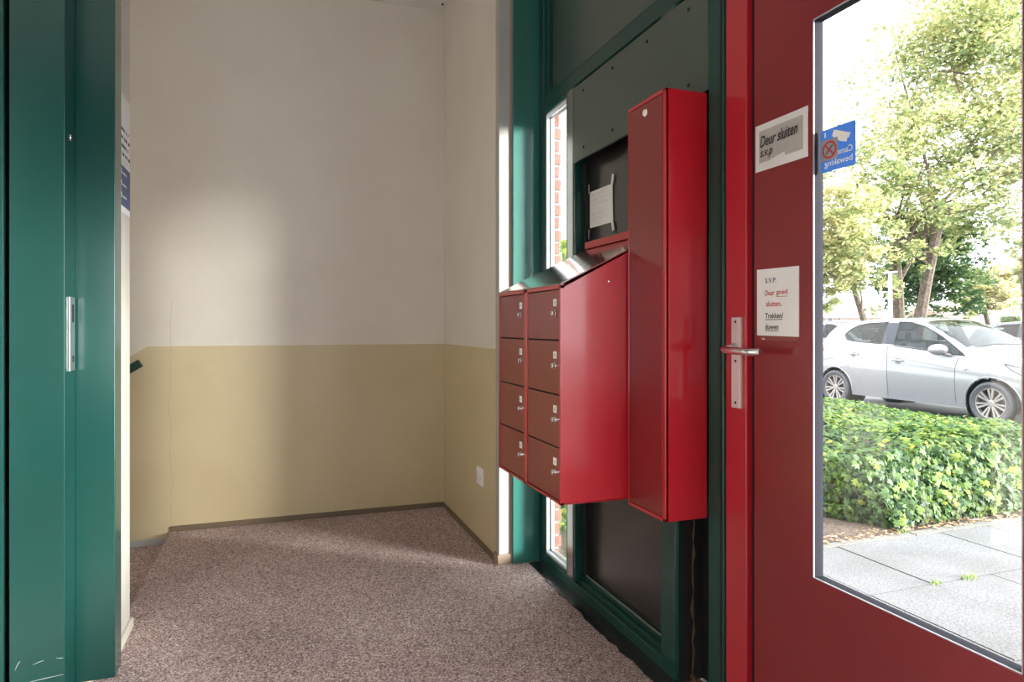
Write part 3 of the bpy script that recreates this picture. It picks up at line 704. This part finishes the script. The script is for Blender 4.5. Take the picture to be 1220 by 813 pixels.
# steep front face of the mound; lower leaf tint paints in its shading
for k in range(5200):
    x = 1.6+5.6*random.random(); z = random.random()**.9*.36; y = 2.80+front(x)+.30*(z/.36)**1.4+random.random()*.07+.03*math.sin(x*7)
    nr = (random.gauss(0, .45), -1, random.gauss(.45, .4))
    ivy_leaf(m, x, y, z*.92+.02, random.uniform(.028, .056), nr, random.random()*6.28, min(1, max(0, random.gauss(.30, .22))))
m.build('ivy_foliage', IVY, ivy, kind='stuff')
protos = []
for k in range(8):
    mm = MB(); ivy_leaf(mm, 0, 0, 0, 1, (0, 0, 1), 0, .15+.1*k)
    me_o = mm.build('leaf', IVY, None, loc=(0, 0, 0)); protos.append(me_o.data); bpy.data.objects.remove(me_o)
for k in range(300):
    x = 2.2+3.6*random.random(); v = random.random()
    if v < .6:
        z = .04+random.random()*.33; y = 2.79+front(x)+.28*(z/.36)**1.4+.03*math.sin(x*7); nr = Vector((random.gauss(0, .4), -1, random.gauss(.5, .35)))
    else:
        y = 3.15+random.random()*.9; z = ivy_h(x, y)+.012; nr = Vector((random.gauss(0, .3), random.gauss(-.3, .3), 1))
    o = bpy.data.objects.new('leaf', protos[k % 8]); col.objects.link(o); o.parent = ivy
    o.location = Vector((x, y, z))-ivy.location; o.rotation_euler = nr.to_track_quat('Z', 'Y').to_euler(); o.rotation_euler.rotate_axis('Z', random.random()*6.28)
    s_ = random.uniform(.045, .07); o.scale = (s_, s_, s_)
m = MB()
for k in range(26):
    x = 2.2+3.5*random.random(); y = 2.80+front(x); pts = [(x, y, .01)]
    for j in range(4): pts.append((pts[-1][0]+random.uniform(-.05, .05), pts[-1][1]+random.uniform(-.01, .03), pts[-1][2]+random.uniform(.02, .06)))
    m.tube(pts, [.002, .002, .0018, .0015, .001], 5)
m.build('stem', BARK, ivy, kind='stuff')

# brick pier and climbing plant seen through the narrow window
pier = thing('wall_brick_pier', (1.36, 3.05, 0), kind='structure')
box('mortar', MORTAR, (1.268, 1.312, 2.985, 3.20, 0, 3.3), pier)
z = .01; k = 0
while z < 3.25:
    x1 = 1.313+(.010 if k % 2 else 0.0)
    box('brick', BRICK, (1.266, x1, 2.978, 3.185, z, z+.052), pier, bevel=.002)
    z += .0625; k += 1
cl = thing('climbing_plant', (1.62, 3.6, 0), 'pale green climbing plant outside the narrow window by the brick pier', 'plant')
m = MB()
for k in range(1500):
    z = random.random()**1.1*1.65; x = 1.58+random.gauss(0, .05)+.05*math.sin(z*5); y = 3.55+random.gauss(0, .12)
    ivy_leaf(m, x, y, max(.02, z), random.uniform(.02, .045), (random.gauss(0, .5), -1, random.gauss(.2, .5)), random.random()*6.28, min(1, max(0, random.gauss(.7, .2))))
m.build('foliage', IVY, cl, kind='stuff')
m = MB(); m.tube([(1.58, 3.55, 0), (1.60, 3.56, .5), (1.56, 3.54, 1.0), (1.60, 3.56, 1.5)], [.012, .010, .007, .003], 6); m.build('stem', BARK, cl)

# facade outside and building above
m = MB(); m.box(1.35, 1.36, -6, -.9, 0, 6); m.build('wall_outside', BRICK, kind='structure')

# ------------------------------------------------------------------ cars
def lerp(tab, u):
    if u <= tab[0][0]: return tab[0][1]
    for (a, p), (b_, q) in zip(tab, tab[1:]):
        if u <= b_:
            t = (u-a)/(b_-a); return p+(q-p)*t
    return tab[-1][1]
def smoothlerp(tab, u, w=.05): return (lerp(tab, u-w)+2*lerp(tab, u)+lerp(tab, u+w))/4
TOP = [(-3.32, .55), (-3.30, .78), (-3.22, 1.02), (-3.05, 1.28), (-2.90, 1.42), (-2.70, 1.475), (-2.18, 1.515), (-1.7, 1.535), (-1.4, 1.53), (-1.16, 1.49), (-.9, 1.38), (-.36, 1.075), (-.1, 1.04), (.25, .97), (.50, .86), (.66, .72), (.74, .55), (.76, .45)]
BELT = [(-3.32, .5), (-3.25, .72), (-3.1, 1.02), (-2.6, 1.12), (-2.3, 1.10), (-1.49, 1.06), (-.34, .94), (.2, .88), (.5, .76), (.7, .56), (.76, .42)]
WID = [(-3.32, .55), (-3.25, .70), (-3.05, .80), (-2.68, .865), (-2.0, .875), (-1, .875), (0, .865), (.35, .80), (.6, .66), (.76, .45)]
def section(u, N=(16, 18, 8)):
    top = smoothlerp(TOP, u); w = smoothlerp(WID, u); bz = min(smoothlerp(BELT, u), top-.03)
    lo = .22 if -3.0 < u < .5 else .26
    P = []
    for i in range(N[0]+1):   # sill to belt
        t = i/N[0]; z = lo+(bz-lo)*t; ww = w*(.955+.045*math.sin(min(1, t*1.6)*math.pi/2))-.018*max(0, t-.72)/.28
        if .60 < t < .72: ww -= .004
        P.append((ww, z))
    w0 = P[-1][0]; cab = max(0, min(1, (top-bz)/.38)); we = w0-.02-.205*cab; ze = top-.035-.02*cab
    if ze < bz+.005: ze = bz+.005
    for i in range(1, N[1]+1):
        t = i/N[1]; P.append((w0+(we-w0)*(t**1.15), bz+(ze-bz)*(t**.96)))
    for i in range(1, N[2]+1):
        t = i/N[2]; P.append((we*math.cos(t*math.pi/2) if t < 1 else 0, ze+(top-ze)*math.sin(t*math.pi/2)))
    return P
def inpoly(p, poly):
    x, y = p; r_ = False; j = len(poly)-1
    for i in range(len(poly)):
        xi, yi = poly[i]; xj, yj = poly[j]
        if (yi > y) != (yj > y) and x < (xj-xi)*(y-yi)/(yj-yi)+xi: r_ = not r_
        j = i
    return r_
RWIN = [(-2.53, 1.24), (-2.46, 1.33), (-2.34, 1.395), (-2.18, 1.425), (-1.79, 1.445), (-1.74, 1.095), (-2.25, 1.125), (-2.44, 1.15)]
FWIN = [(-1.56, 1.445), (-1.36, 1.44), (-1.12, 1.375), (-.80, 1.215), (-.36, .955), (-1.50, 1.075)]
BPIL = [(-1.79, 1.445), (-1.56, 1.445), (-1.50, 1.075), (-1.74, 1.095)]
FDOOR = [(-1.62, 1.07), (-1.62, .27), (-.50, .27), (-.42, .98)]
RDOOR = [(-2.48, 1.12), (-2.42, .75), (-2.18, .52), (-2.10, .27), (-1.62, .27), (-1.62, 1.07)]
HLAMP = [(.16, .865), (.34, .83), (.58, .74), (.56, .66), (.40, .70), (.24, .79)]
TLAMP = [(-3.4, 1.12), (-3.02, 1.03), (-2.94, .98), (-3.1, .86), (-3.4, .82)]
def make_car(name, label, paint_m, sc, pos):
    """x = lateral (+ away from camera side), -y = forward, z up; pos = ground point at front axle, near side plane"""
    t = thing(name, pos, label, 'car', 'cars parked on the street')
    def T(u, w, z): return (pos[0]+(.875-w)*sc, pos[1]-u*sc, pos[2]+z*sc)    # w=+ is the near side
    us = [-3.32+i*(.76+3.32)/204 for i in range(205)]
    rows = [section(u) for u in us]
    full = [r_+[(-w, z) for w, z in reversed(r_[:-1])] for r_ in rows]
    nP = len(full[0]); verts = [T(u, w, z) for u, r_ in zip(us, full) for (w, z) in r_]
    sets = {}
    for i in range(len(us)-1):
        for j in range(nP-1):
            q = [full[i][j], full[i][j+1], full[i+1][j+1], full[i+1][j]]
            w = sum(p[0] for p in q)/4; z = sum(p[1] for p in q)/4; u = (us[i]+us[i+1])/2; side = abs(w) > .56
            k = 'body'
            near = 'near' if w > 0 else 'far'
            wheel = any((u-uc)**2+(z-.315)**2 < .355**2 for uc in (0, -2.68)) and abs(w) > .55 and z < .8
            if wheel: continue
            jj = j if j <= 42 else nP-2-j
            if side and inpoly((u, z), RWIN): k = 'rear_window_'+near
            elif side and inpoly((u, z), FWIN): k = 'front_window_'+near
            elif side and inpoly((u, z), BPIL): k = 'pillar_'+near
            elif abs(w) > .3 and u > 0 and inpoly((u, z), HLAMP): k = 'headlamp_'+near
            elif abs(w) > .5 and inpoly((u, z), TLAMP) and u < -2.9: k = 'taillamp_'+near
            elif jj >= 34 and -1.13 < u < -.42 and abs(w) < .60+.12*(u+1.13)/.7: k = 'windshield'
            elif jj >= 33 and -3.18 < u < -2.96 and abs(w) < .52: k = 'rear_screen'
            elif side and inpoly((u, z), FDOOR): k = 'front_door_'+near
            elif side and inpoly((u, z), RDOOR): k = 'rear_door_'+near
            elif jj >= 33 and u > -.38 and abs(w) < .72 and u < .5: k = 'bonnet'
            sets.setdefault(k, []).append((i*nP+j, i*nP+j+1, (i+1)*nP+j+1, (i+1)*nP+j))
    mats = {'windshield': CARGLASS, 'rear_screen': CARGLASS}
    objs = {}
    for k, fl in sets.items():
        base_ = k.replace('_near', '').replace('_far', '')
        mt = paint_m
        if 'window' in k or k in mats: mt = CARGLASS
        if 'pillar' in k: mt = flat('car_pillar', (.03, .03, .045), .25)
        if 'headlamp' in k: mt = LAMPG
        if 'taillamp' in k: mt = TLMAT
        ids = sorted({i for f in fl for i in f}); mp = {a: b_ for b_, a in enumerate(ids)}
        mm = MB(); mm.add([verts[i] for i in ids], [tuple(mp[i] for i in f) for f in fl])
        o = mm.build({'body': 'body_shell', 'pillar': 'door_pillar'}.get(base_, base_), mt, t, smooth=True)
        objs[k] = o
    def sidepoint(u, z, off=.004, s_=1):
        r_ = section(u)
        for (w0, z0), (w1, z1) in zip(r_, r_[1:]):
            if z0 <= z <= z1: return T(u, s_*(w0+(w1-w0)*(z-z0)/max(1e-6, z1-z0)+off), z)
        return T(u, s_*(r_[-1][0]+off), z)
    def line(pts, r_, name_, mt, closed=False, s_=1):
        P = []
        pts = pts+[pts[0]] if closed else pts
        for (a, b_), (c_, d_) in zip(pts, pts[1:]):
            n = max(1, int(math.hypot(c_-a, d_-b_)/.05))
            for k in range(n): P.append(sidepoint(a+(c_-a)*k/n, b_+(d_-b_)*k/n, 0, s_))
        P.append(sidepoint(*pts[-1], 0, s_)); mm = MB(); mm.tube(P, r_*sc, 6); return mm.build(name_, mt, t)
    for s_ in (1, -1):
        line(RWIN, .009, 'window_trim', RUBBER, True, s_); line(FWIN, .009, 'window_trim', RUBBER, True, s_)
        line([(-1.62, 1.07), (-1.62, .27)], .0035, 'door_seam', RUBBER, False, s_); line([(-.44, .97), (-.50, .75), (-.50, .27)], .0035, 'door_seam', RUBBER, False, s_)
        line([(-2.48, 1.12), (-2.42, .75), (-2.18, .52), (-2.10, .27)], .003, 'door_seam', GREY_SEAM, False, s_)
        line([(-2.9, .99), (-2.4, .95), (-1.4, .88), (-.5, .765)], .004, 'crease', GREY_SEAM, False, s_)
        line([(.16, .865), (.34, .83), (.58, .74), (.56, .66), (.40, .70), (.24, .79)], .005, 'lamp_trim', RUBBER, True, s_)
        for (u, z) in ((-2.27, .915), (-1.42, .845)):
            a = sidepoint(u-.09, z+.006, .022, s_); b_ = sidepoint(u+.09, z-.006, .022, s_); c1 = sidepoint(u-.10, z+.006, 0, s_); c2 = sidepoint(u+.10, z-.006, 0, s_)
            MB().lathe([(0, -.003*s_*sc), (.05*sc, -.002*s_*sc), (.055*sc, .004*s_*sc)], sidepoint(u, z-.012, 0, s_), 'x', 16).build('handle_shade', GREY_SEAM, t)  # grey disc stands in for the shadow behind the handle
            MB().tube([c1, a, b_, c2], [.008*sc, .013*sc, .013*sc, .008*sc], 8).build('door_handle', paint_m, t)
        # mirror
        mm = MB(); mc = sidepoint(-.68, 1.035, .13, s_); c_ = Vector(mc)
        vs = []; fs_ = []; nu, nv = 10, 14
        for a in range(nu+1):
            th = math.pi*a/nu
            for b_ in range(nv):
                ph = 2*math.pi*b_/nv; vs.append(c_+Vector((.095*sc*math.sin(th)*math.cos(ph), -.16*sc*math.cos(th)*(1 if th > 1.57 else .8), .085*sc*math.sin(th)*math.sin(ph))))
        for a in range(nu):
            for b_ in range(nv): fs_.append((a*nv+b_, a*nv+(b_+1) % nv, (a+1)*nv+(b_+1) % nv, (a+1)*nv+b_))
        mm.add(vs, fs_); mi = mm.build('mirror', paint_m, t, smooth=True)
        MB().tube([sidepoint(-.58, .955, -.01, s_), sidepoint(-.60, .97, .09, s_)], [.03*sc, .022*sc], 8).build('mirror_arm', GREY_SEAM, mi)
        # repeater
        mm = MB(); a = sidepoint(-.36, .765, .004, s_); b_ = sidepoint(-.27, .785, .004, s_); MB().tube([a, b_], [.016*sc, .004*sc], 6).build('side_repeater', CHROME, t)
        # wheel wells and wheels
        for uc in (0, -2.68):
            cw = T(uc, s_*.80, .315); ax_ = -1 if s_ > 0 else 1
            rs = .93 if sc else 1
            MB().lathe([(.0, .30*sc*s_), (.352*sc, .30*sc*s_), (.352*sc, -.05*sc*s_)], cw, 'x', 36).build('wheel_arch', BLACK, t)
            arc = MB(); P = []
            for k in range(25):
                a_ = R(-14+208*k/24); uu = uc+.36*math.cos(a_); zz = .315+.36*math.sin(a_)
                if zz > .24: P.append(sidepoint(uu, zz, .002, s_))
            arc.tube(P, .012*sc, 6); arc.build('arch_lip', paint_m, t)
            rt = .302
            wh = MB(); wh.lathe([(.205*sc, .02*sc*s_), (.215*sc, -.055*sc*s_), (.26*sc, -.072*sc*s_), (.288*sc, -.06*sc*s_), (rt*sc, -.03*sc*s_), (rt*sc, .10*sc*s_), (.28*sc, .13*sc*s_), (.2*sc, .13*sc*s_)], cw, 'x', 40)
            ty = wh.build('wheel', RUBBERG, t, smooth=True)
            mm = MB(); mm.lathe([(.0, .03*sc*s_), (.20*sc, .03*sc*s_)], cw, 'x', 32); mm.build('brake_disc', flat('dark_wheel_inner', (.05, .045, .04), .5), ty)
            mm = MB(); mm.lathe([(.213*sc, -.050*sc*s_), (.206*sc, -.060*sc*s_), (.198*sc, -.056*sc*s_), (.193*sc, .0), (.2*sc, .03*sc*s_)], cw, 'x', 40)
            mm.lathe([(.0, -.050*sc*s_), (.032*sc, -.050*sc*s_), (.05*sc, -.040*sc*s_), (.055*sc, -.0*sc*s_)], cw, 'x', 24)
            for k in range(14):
                a_ = 2*math.pi*k/14+(.07 if k % 2 else -.07); cc, ss = math.cos(a_), math.sin(a_); pc, psn = -ss, cc
                def W(r_, tt, xo): return (cw[0]+xo*sc*s_, cw[1]+(r_*cc+tt*pc)*sc, cw[2]+(r_*ss+tt*psn)*sc)
                v_ = [W(.045, -.009, -.042), W(.045, .009, -.042), W(.200, .016, -.054), W(.200, -.016, -.054), W(.045, -.007, .0), W(.045, .007, .0), W(.200, .012, -.02), W(.200, -.012, -.02)]
                mm.add(v_, [(0, 1, 2, 3), (7, 6, 5, 4), (0, 4, 5, 1), (1, 5, 6, 2), (2, 6, 7, 3), (3, 7, 4, 0)])
            mm.build('rim', RIM, ty)
    # interior: seats, dash, floor
    for (u, w) in ((-1.30, .36), (-1.30, -.36), (-2.15, .36), (-2.15, -.36)):
        mm = MB(); a = T(u, w, .45)
        mm.prism([(-(u-.28)*sc+pos[1], pos[2]+.50*sc), (-(u+.28)*sc+pos[1], pos[2]+.52*sc), (-(u+.28)*sc+pos[1], pos[2]+.62*sc), (-(u-.12)*sc+pos[1], pos[2]+.64*sc), (-(u-.22)*sc+pos[1], pos[2]+1.12*sc), (-(u-.34)*sc+pos[1], pos[2]+1.10*sc)], 'x', a[0]-.22*sc, a[0]+.22*sc)
        mm.box(a[0]-.11*sc, a[0]+.11*sc, pos[1]-(u-.22)*sc, pos[1]-(u-.34)*sc, pos[2]+1.15*sc, pos[2]+1.30*sc); mm.build('seat', SEAT, t, bevel=.02)
    mm = MB(); x0 = T(0, .78, 0)[0]; x1 = T(0, -.78, 0)[0]; mm.box(x0, x1, pos[1]+2.9*sc, pos[1]-.4*sc, pos[2]+.25*sc, pos[2]+.42*sc); mm.build('floor_pan', SEAT, t)
    mm = MB(); mm.box(x0+.03, x1-.03, pos[1]+.70*sc, pos[1]+.42*sc, pos[2]+.7*sc, pos[2]+.93*sc); mm.build('dashboard', SEAT, t, bevel=.03)
    mm = MB(); cw = T(-.80, .36, .96); mm.tube([(cw[0]+.17*sc*math.cos(a*math.pi/10), cw[1]+.07*sc*math.sin(a*math.pi/10), cw[2]+.16*sc*math.sin(a*math.pi/10)) for a in range(21)], .014*sc, 6); mm.build('steering_wheel', RUBBER, t)
    mm = MB(); mm.tube([T(-.37, .62, 1.085), T(-.42, .1, 1.12), T(-.42, -.6, 1.10)], .010*sc, 6); mm.build('wiper', RUBBER, t)
    return t
def carpaint(name, c):
    t = NT(name); t.p.inputs['Base Color'].default_value = c+(1,); t.p.inputs['Metallic'].default_value = .35; t.p.inputs['Roughness'].default_value = .32
    t.p.inputs['Coat Weight'].default_value = 1; t.p.inputs['Coat Roughness'].default_value = .03
    n = t.new('ShaderNodeTexNoise', Scale=900); b = t.new('ShaderNodeBump', Strength=.03); t.link(n.outputs['Fac'], b.inputs['Height']); t.link(b.outputs[0], t.p.inputs['Normal'])
    return t.m
SILVER = carpaint('silver_car_paint', (.30, .30, .32)); DARKCAR = carpaint('dark_car_paint', (.10, .11, .14))
LAMPG = flat('headlamp_glass', (.25, .26, .3), .08); TLMAT = flat('tail_lamp_red', (.6, .09, .07), .2)
GREY_SEAM = flat('seam_grey', (.22, .2, .2), .5); RUBBERG = flat('tyre_rubber', (.07, .07, .08), .6); RIM = flat('alloy_rim', (.34, .31, .30), .35, .4)
SEAT = flat('dark_upholstery', (.07, .07, .09), .8)
car = make_car('car', 'silver five-door hatchback parked right behind the ivy bed', SILVER, .93, (8.58, 5.895, -.12))
c2 = copy_tree(car); c2.location = (13.2, 11.9, -.12); c2['label'] = 'pale car mostly hidden behind the tail of the silver hatchback'
c3 = copy_tree(car); c3.location = (17.2, 9.55, -.12); c3['label'] = 'dark car just showing at the right edge of the glass above the bonnet'
for ch in c3.children:
    if ch.data and ch.data.materials and ch.data.materials[0] == SILVER:
        ch.data = ch.data.copy(); ch.data.materials[0] = DARKCAR

# ------------------------------------------------------------------ trees
def limb(m, p0, d, L, r0, segs=6, wob=.12, taper=.55):
    pts = [Vector(p0)]; d = Vector(d).normalized(); rr = [r0]
    for k in range(segs):
        d = (d+Vector((random.gauss(0, wob), random.gauss(0, wob), random.gauss(0, wob*.6)))).normalized()
        pts.append(pts[-1]+d*L/segs); rr.append(r0*(1-(1-taper)*(k+1)/segs))
    m.tube(pts, rr, 8); return pts, rr, d
def tree(label, base_, hgt, trunk_r, blobs, nleaf, lsize, mat, lean=(0, 0, 1), trunks=1, bias=.5):
    t = thing('tree', base_, label, 'tree', 'trees across the street')
    tops = []
    for k in range(trunks):
        m = MB(); ln = Vector(lean)+Vector((.0, .12*(k-.5*(trunks-1)), 0))*1.2
        b_ = Vector(base_)+Vector((0, .5*(k-(trunks-1)/2), 0))
        pts, rr, d = limb(m, b_, ln, hgt*.45, trunk_r, 7, .04, .6); m.build('trunk', BARK, t, smooth=True); tops.append((pts, rr))
    m = MB()
    for bx, by, bz, br, bh in blobs:
        pts, rr = random.choice(tops); i = random.randint(4, len(pts)-1); p = pts[i]
        tgt = Vector((bx, by, bz)); limb(m, p, tgt-p, (tgt-p).length, rr[i]*.42, 7, .10, .15)
        for k in range(3):
            q = p+(tgt-p)*random.uniform(.4, .8); limb(m, q, Vector((random.gauss(0, 1), random.gauss(0, 1), random.gauss(.3, .5))), br*.9, rr[i]*.2, 5, .2, .2)
    m.build('branch', BARK, t)
    m = MB(); tot = sum(b[3]**2*b[4] for b in blobs)
    for bx, by, bz, br, bh in blobs:
        n = int(nleaf*br*br*bh/tot)
        clumps = [(random.gauss(0, .5), random.gauss(0, .5), random.gauss(0, .5)) for _ in range(max(6, int(n/45)))]
        for k in range(n):
            c_ = random.choice(clumps); s_ = lsize*random.uniform(.6, 1.4)
            x = bx+br*(c_[0]+random.gauss(0, .12)); y = by+br*(c_[1]+random.gauss(0, .12)); z = bz+bh*(c_[2]+random.gauss(0, .09))
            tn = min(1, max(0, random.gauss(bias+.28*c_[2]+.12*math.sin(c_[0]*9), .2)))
            a = Vector((random.gauss(0, 1), random.gauss(0, 1), random.gauss(0, .5))).normalized(); b2 = a.orthogonal().normalized(); b2 = Matrix.Rotation(random.random()*6.28, 3, a) @ b2
            p = Vector((x, y, z)); m.add([p-a*s_, p+b2*s_*.45, p+a*s_, p-b2*s_*.45], [(0, 1, 2, 3)], tn)
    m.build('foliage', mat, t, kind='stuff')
    return t
def at(px, py, d):
    """world point seen at photo pixel (px,py) at axis depth d"""
    a = (math.sin(YAW)+(px-610)/788*math.cos(YAW), math.cos(YAW)-(px-610)/788*math.sin(YAW))
    return Vector((a[0]*d, a[1]*d, H-(py-390)/788*d))
def blobs_px(lst):
    o = []
    for px, py, d, rp, hp in lst:
        p = at(px, py, d); o.append((p.x, p.y, p.z, rp/788*d*1.0, hp/788*d))
    return o
b0 = at(1080, 392, 24); b0.z = -.12
tree('large double-trunked tree with yellow-green crown behind the silver car', b0, 11, .23, blobs_px([
    (1120, 60, 24, 75, 75), (1180, 20, 23, 80, 70), (1060, 180, 24, 60, 70), (1130, 160, 24, 70, 75), (1190, 130, 24, 60, 80), (1080, 250, 24, 60, 50), (1150, 240, 24, 60, 50), (1020, 230, 24, 45, 50), (1210, 210, 24, 40, 50), (1090, 300, 23, 34, 30), (1250, 60, 24, 60, 80), (1290, 160, 24, 60, 70), (1160, -60, 24, 80, 60)]),
    42000, .10, TREE_LEAF, (.0, .0, 1), 2, .52)
b1 = at(1095, 392, 27); b1.z = -.12
tree('darker green tree hanging low behind the lamp post', b1, 8, .16, blobs_px([(1105, 330, 27, 40, 32), (1135, 345, 27, 36, 26), (1080, 300, 27, 40, 36), (1120, 290, 27, 40, 36), (1062, 340, 27, 26, 26)]),
    14000, .10, TREE_DARK, (.05, 0, 1), 1, .48)
b2 = at(1048, 392, 22); b2.z = -.12
tree('leaning tree with pale yellow leaves left of the lamp post', b2, 7, .13, blobs_px([(1000, 290, 22, 45, 45), (1025, 320, 22, 35, 32), (985, 340, 22, 30, 28), (1010, 250, 22, 40, 36), (960, 300, 22, 40, 50)]),
    15000, .085, TREE_LEAF, (-.25, .25, 1), 1, .62)
b3 = at(1182, 386, 45); b3.z = -.12
tree('pale round tree far off at the right of the glass', b3, 7, .2, blobs_px([(1180, 345, 45, 30, 24), (1195, 330, 45, 22, 20), (1168, 360, 45, 22, 16)]), 9000, .14, TREE_LEAF, (0, 0, 1), 1, .85)
b4 = at(1240, 392, 30); b4.z = -.12
tree('tree whose leaves show at the right edge of the glass', b4, 7, .2, blobs_px([(1232, 325, 30, 24, 26), (1240, 300, 30, 26, 26)]), 4000, .11, TREE_LEAF, (0, 0, 1), 1, .5)

# lamp post
lp = at(1060.5, 390, 18); lp.z = -.12
l = thing('street_lamp', lp, 'slim pale grey lamp post with a flat head before the trees', 'street lamp')
MB().tube([(lp.x, lp.y, -.12), (lp.x, lp.y, 1.4), (lp.x, lp.y, 2.6)], [.07, .055, .045], 12).build('pole', flat('lamp_grey', (.62, .62, .66), .5), l)
MB().tube([(lp.x-.18*.7, lp.y+.12, 2.62), (lp.x+.18*.7, lp.y-.12, 2.64)], [.04, .035], 8).build('lamp_head', flat('lamp_head_grey', (.3, .3, .32), .5), l)
# far houses and hedge
def house(px0, px1, d, z1, roof, label, winpx):
    a = at(px0, 390, d); b_ = at(px1, 390, d); t = thing('house', ((a.x+b_.x)/2, (a.y+b_.y)/2, -.12), label, 'house')
    di = (b_-a).normalized(); nn = Vector((-di.y, di.x, 0)); nn = nn if nn.dot(a) > 0 else -nn
    def P(s_, k, z): q = a+di*s_+nn*k; return (q.x, q.y, z)
    L = (b_-a).length
    def bx(s0, s1, k0, k1, z0, z1_, name, mt, par=t):
        m = MB(); v = [P(s, k, z) for s in (s0, s1) for k in (k0, k1) for z in (z0, z1_)]
        m.add(v, [(0, 1, 3, 2), (4, 6, 7, 5), (0, 4, 5, 1), (2, 3, 7, 6), (0, 2, 6, 4), (1, 5, 7, 3)]); return m.build(name, mt, par)
    bx(0, L, 0, 5, -.12, z1, 'wall', HW)
    m = MB(); v = [P(-.3, -.3, z1), P(-.3, 5.3, z1), P(-.3, 2.5, z1+roof), P(L+.3, -.3, z1), P(L+.3, 5.3, z1), P(L+.3, 2.5, z1+roof)]
    m.add(v, [(0, 1, 2), (3, 5, 4), (0, 3, 4, 1), (0, 2, 5, 3), (1, 4, 5, 2)]); m.build('roof', HR_, t)
    for w0, w1, y0, y1 in winpx:
        s0 = (w0-px0)/(px1-px0)*L; s1 = (w1-px0)/(px1-px0)*L; f_ = bx(s0, s1, -.05, .02, H-(y1-390)/788*d, H-(y0-390)/788*d, 'window', HWIN); bx(s0+.06, s1-.06, -.06, -.05, H-(y1-390)/788*d+.06, H-(y0-390)/788*d-.06, 'pane', HGL, f_)
HW = paint('white_render', (.5, .49, .46), .8); HR_ = paint('roof_tiles', (.42, .24, .18), .8); HWIN = flat('window_white', (.7, .72, .75), .5); HGL = flat('dark_pane', (.12, .14, .18), .1)
house(1120, 1192, 60, 2.25, .9, 'low white house with a reddish roof beyond the car roof', [(1134, 1143, 372, 375), (1145, 1152, 372, 375), (1176, 1183, 377, 382)])
house(985, 1052, 55, 1.9, .7, 'pale house partly hidden behind the left tree', [(985, 992, 378, 386), (996, 1002, 376, 382)])
hd = MB()
pa = at(1192, 386, 40)
for k in range(2600):
    p = at(1192+random.random()*24, 377+random.random()*12, 40+random.random()*.8); s_ = random.uniform(.03, .08); a = Vector((random.gauss(0, 1), random.gauss(0, 1), random.gauss(0, 1))).normalized(); b2 = a.orthogonal()
    hd.add([p-a*s_, p+b2*s_*.6, p+a*s_, p-b2*s_*.6], [(0, 1, 2, 3)], random.random())
for k in range(12):
    p = at(1193+2*k, 390, 40.4); hd.add([(p.x-.05, p.y, -.12), (p.x+.05, p.y, -.12), (p.x, p.y, 1.2)], [(0, 1, 2)], .1)
tag(hd.build('hedge', TREE_DARK, kind='stuff'), 'clipped green hedge far off beyond the bonnet of the silver car', 'hedge')
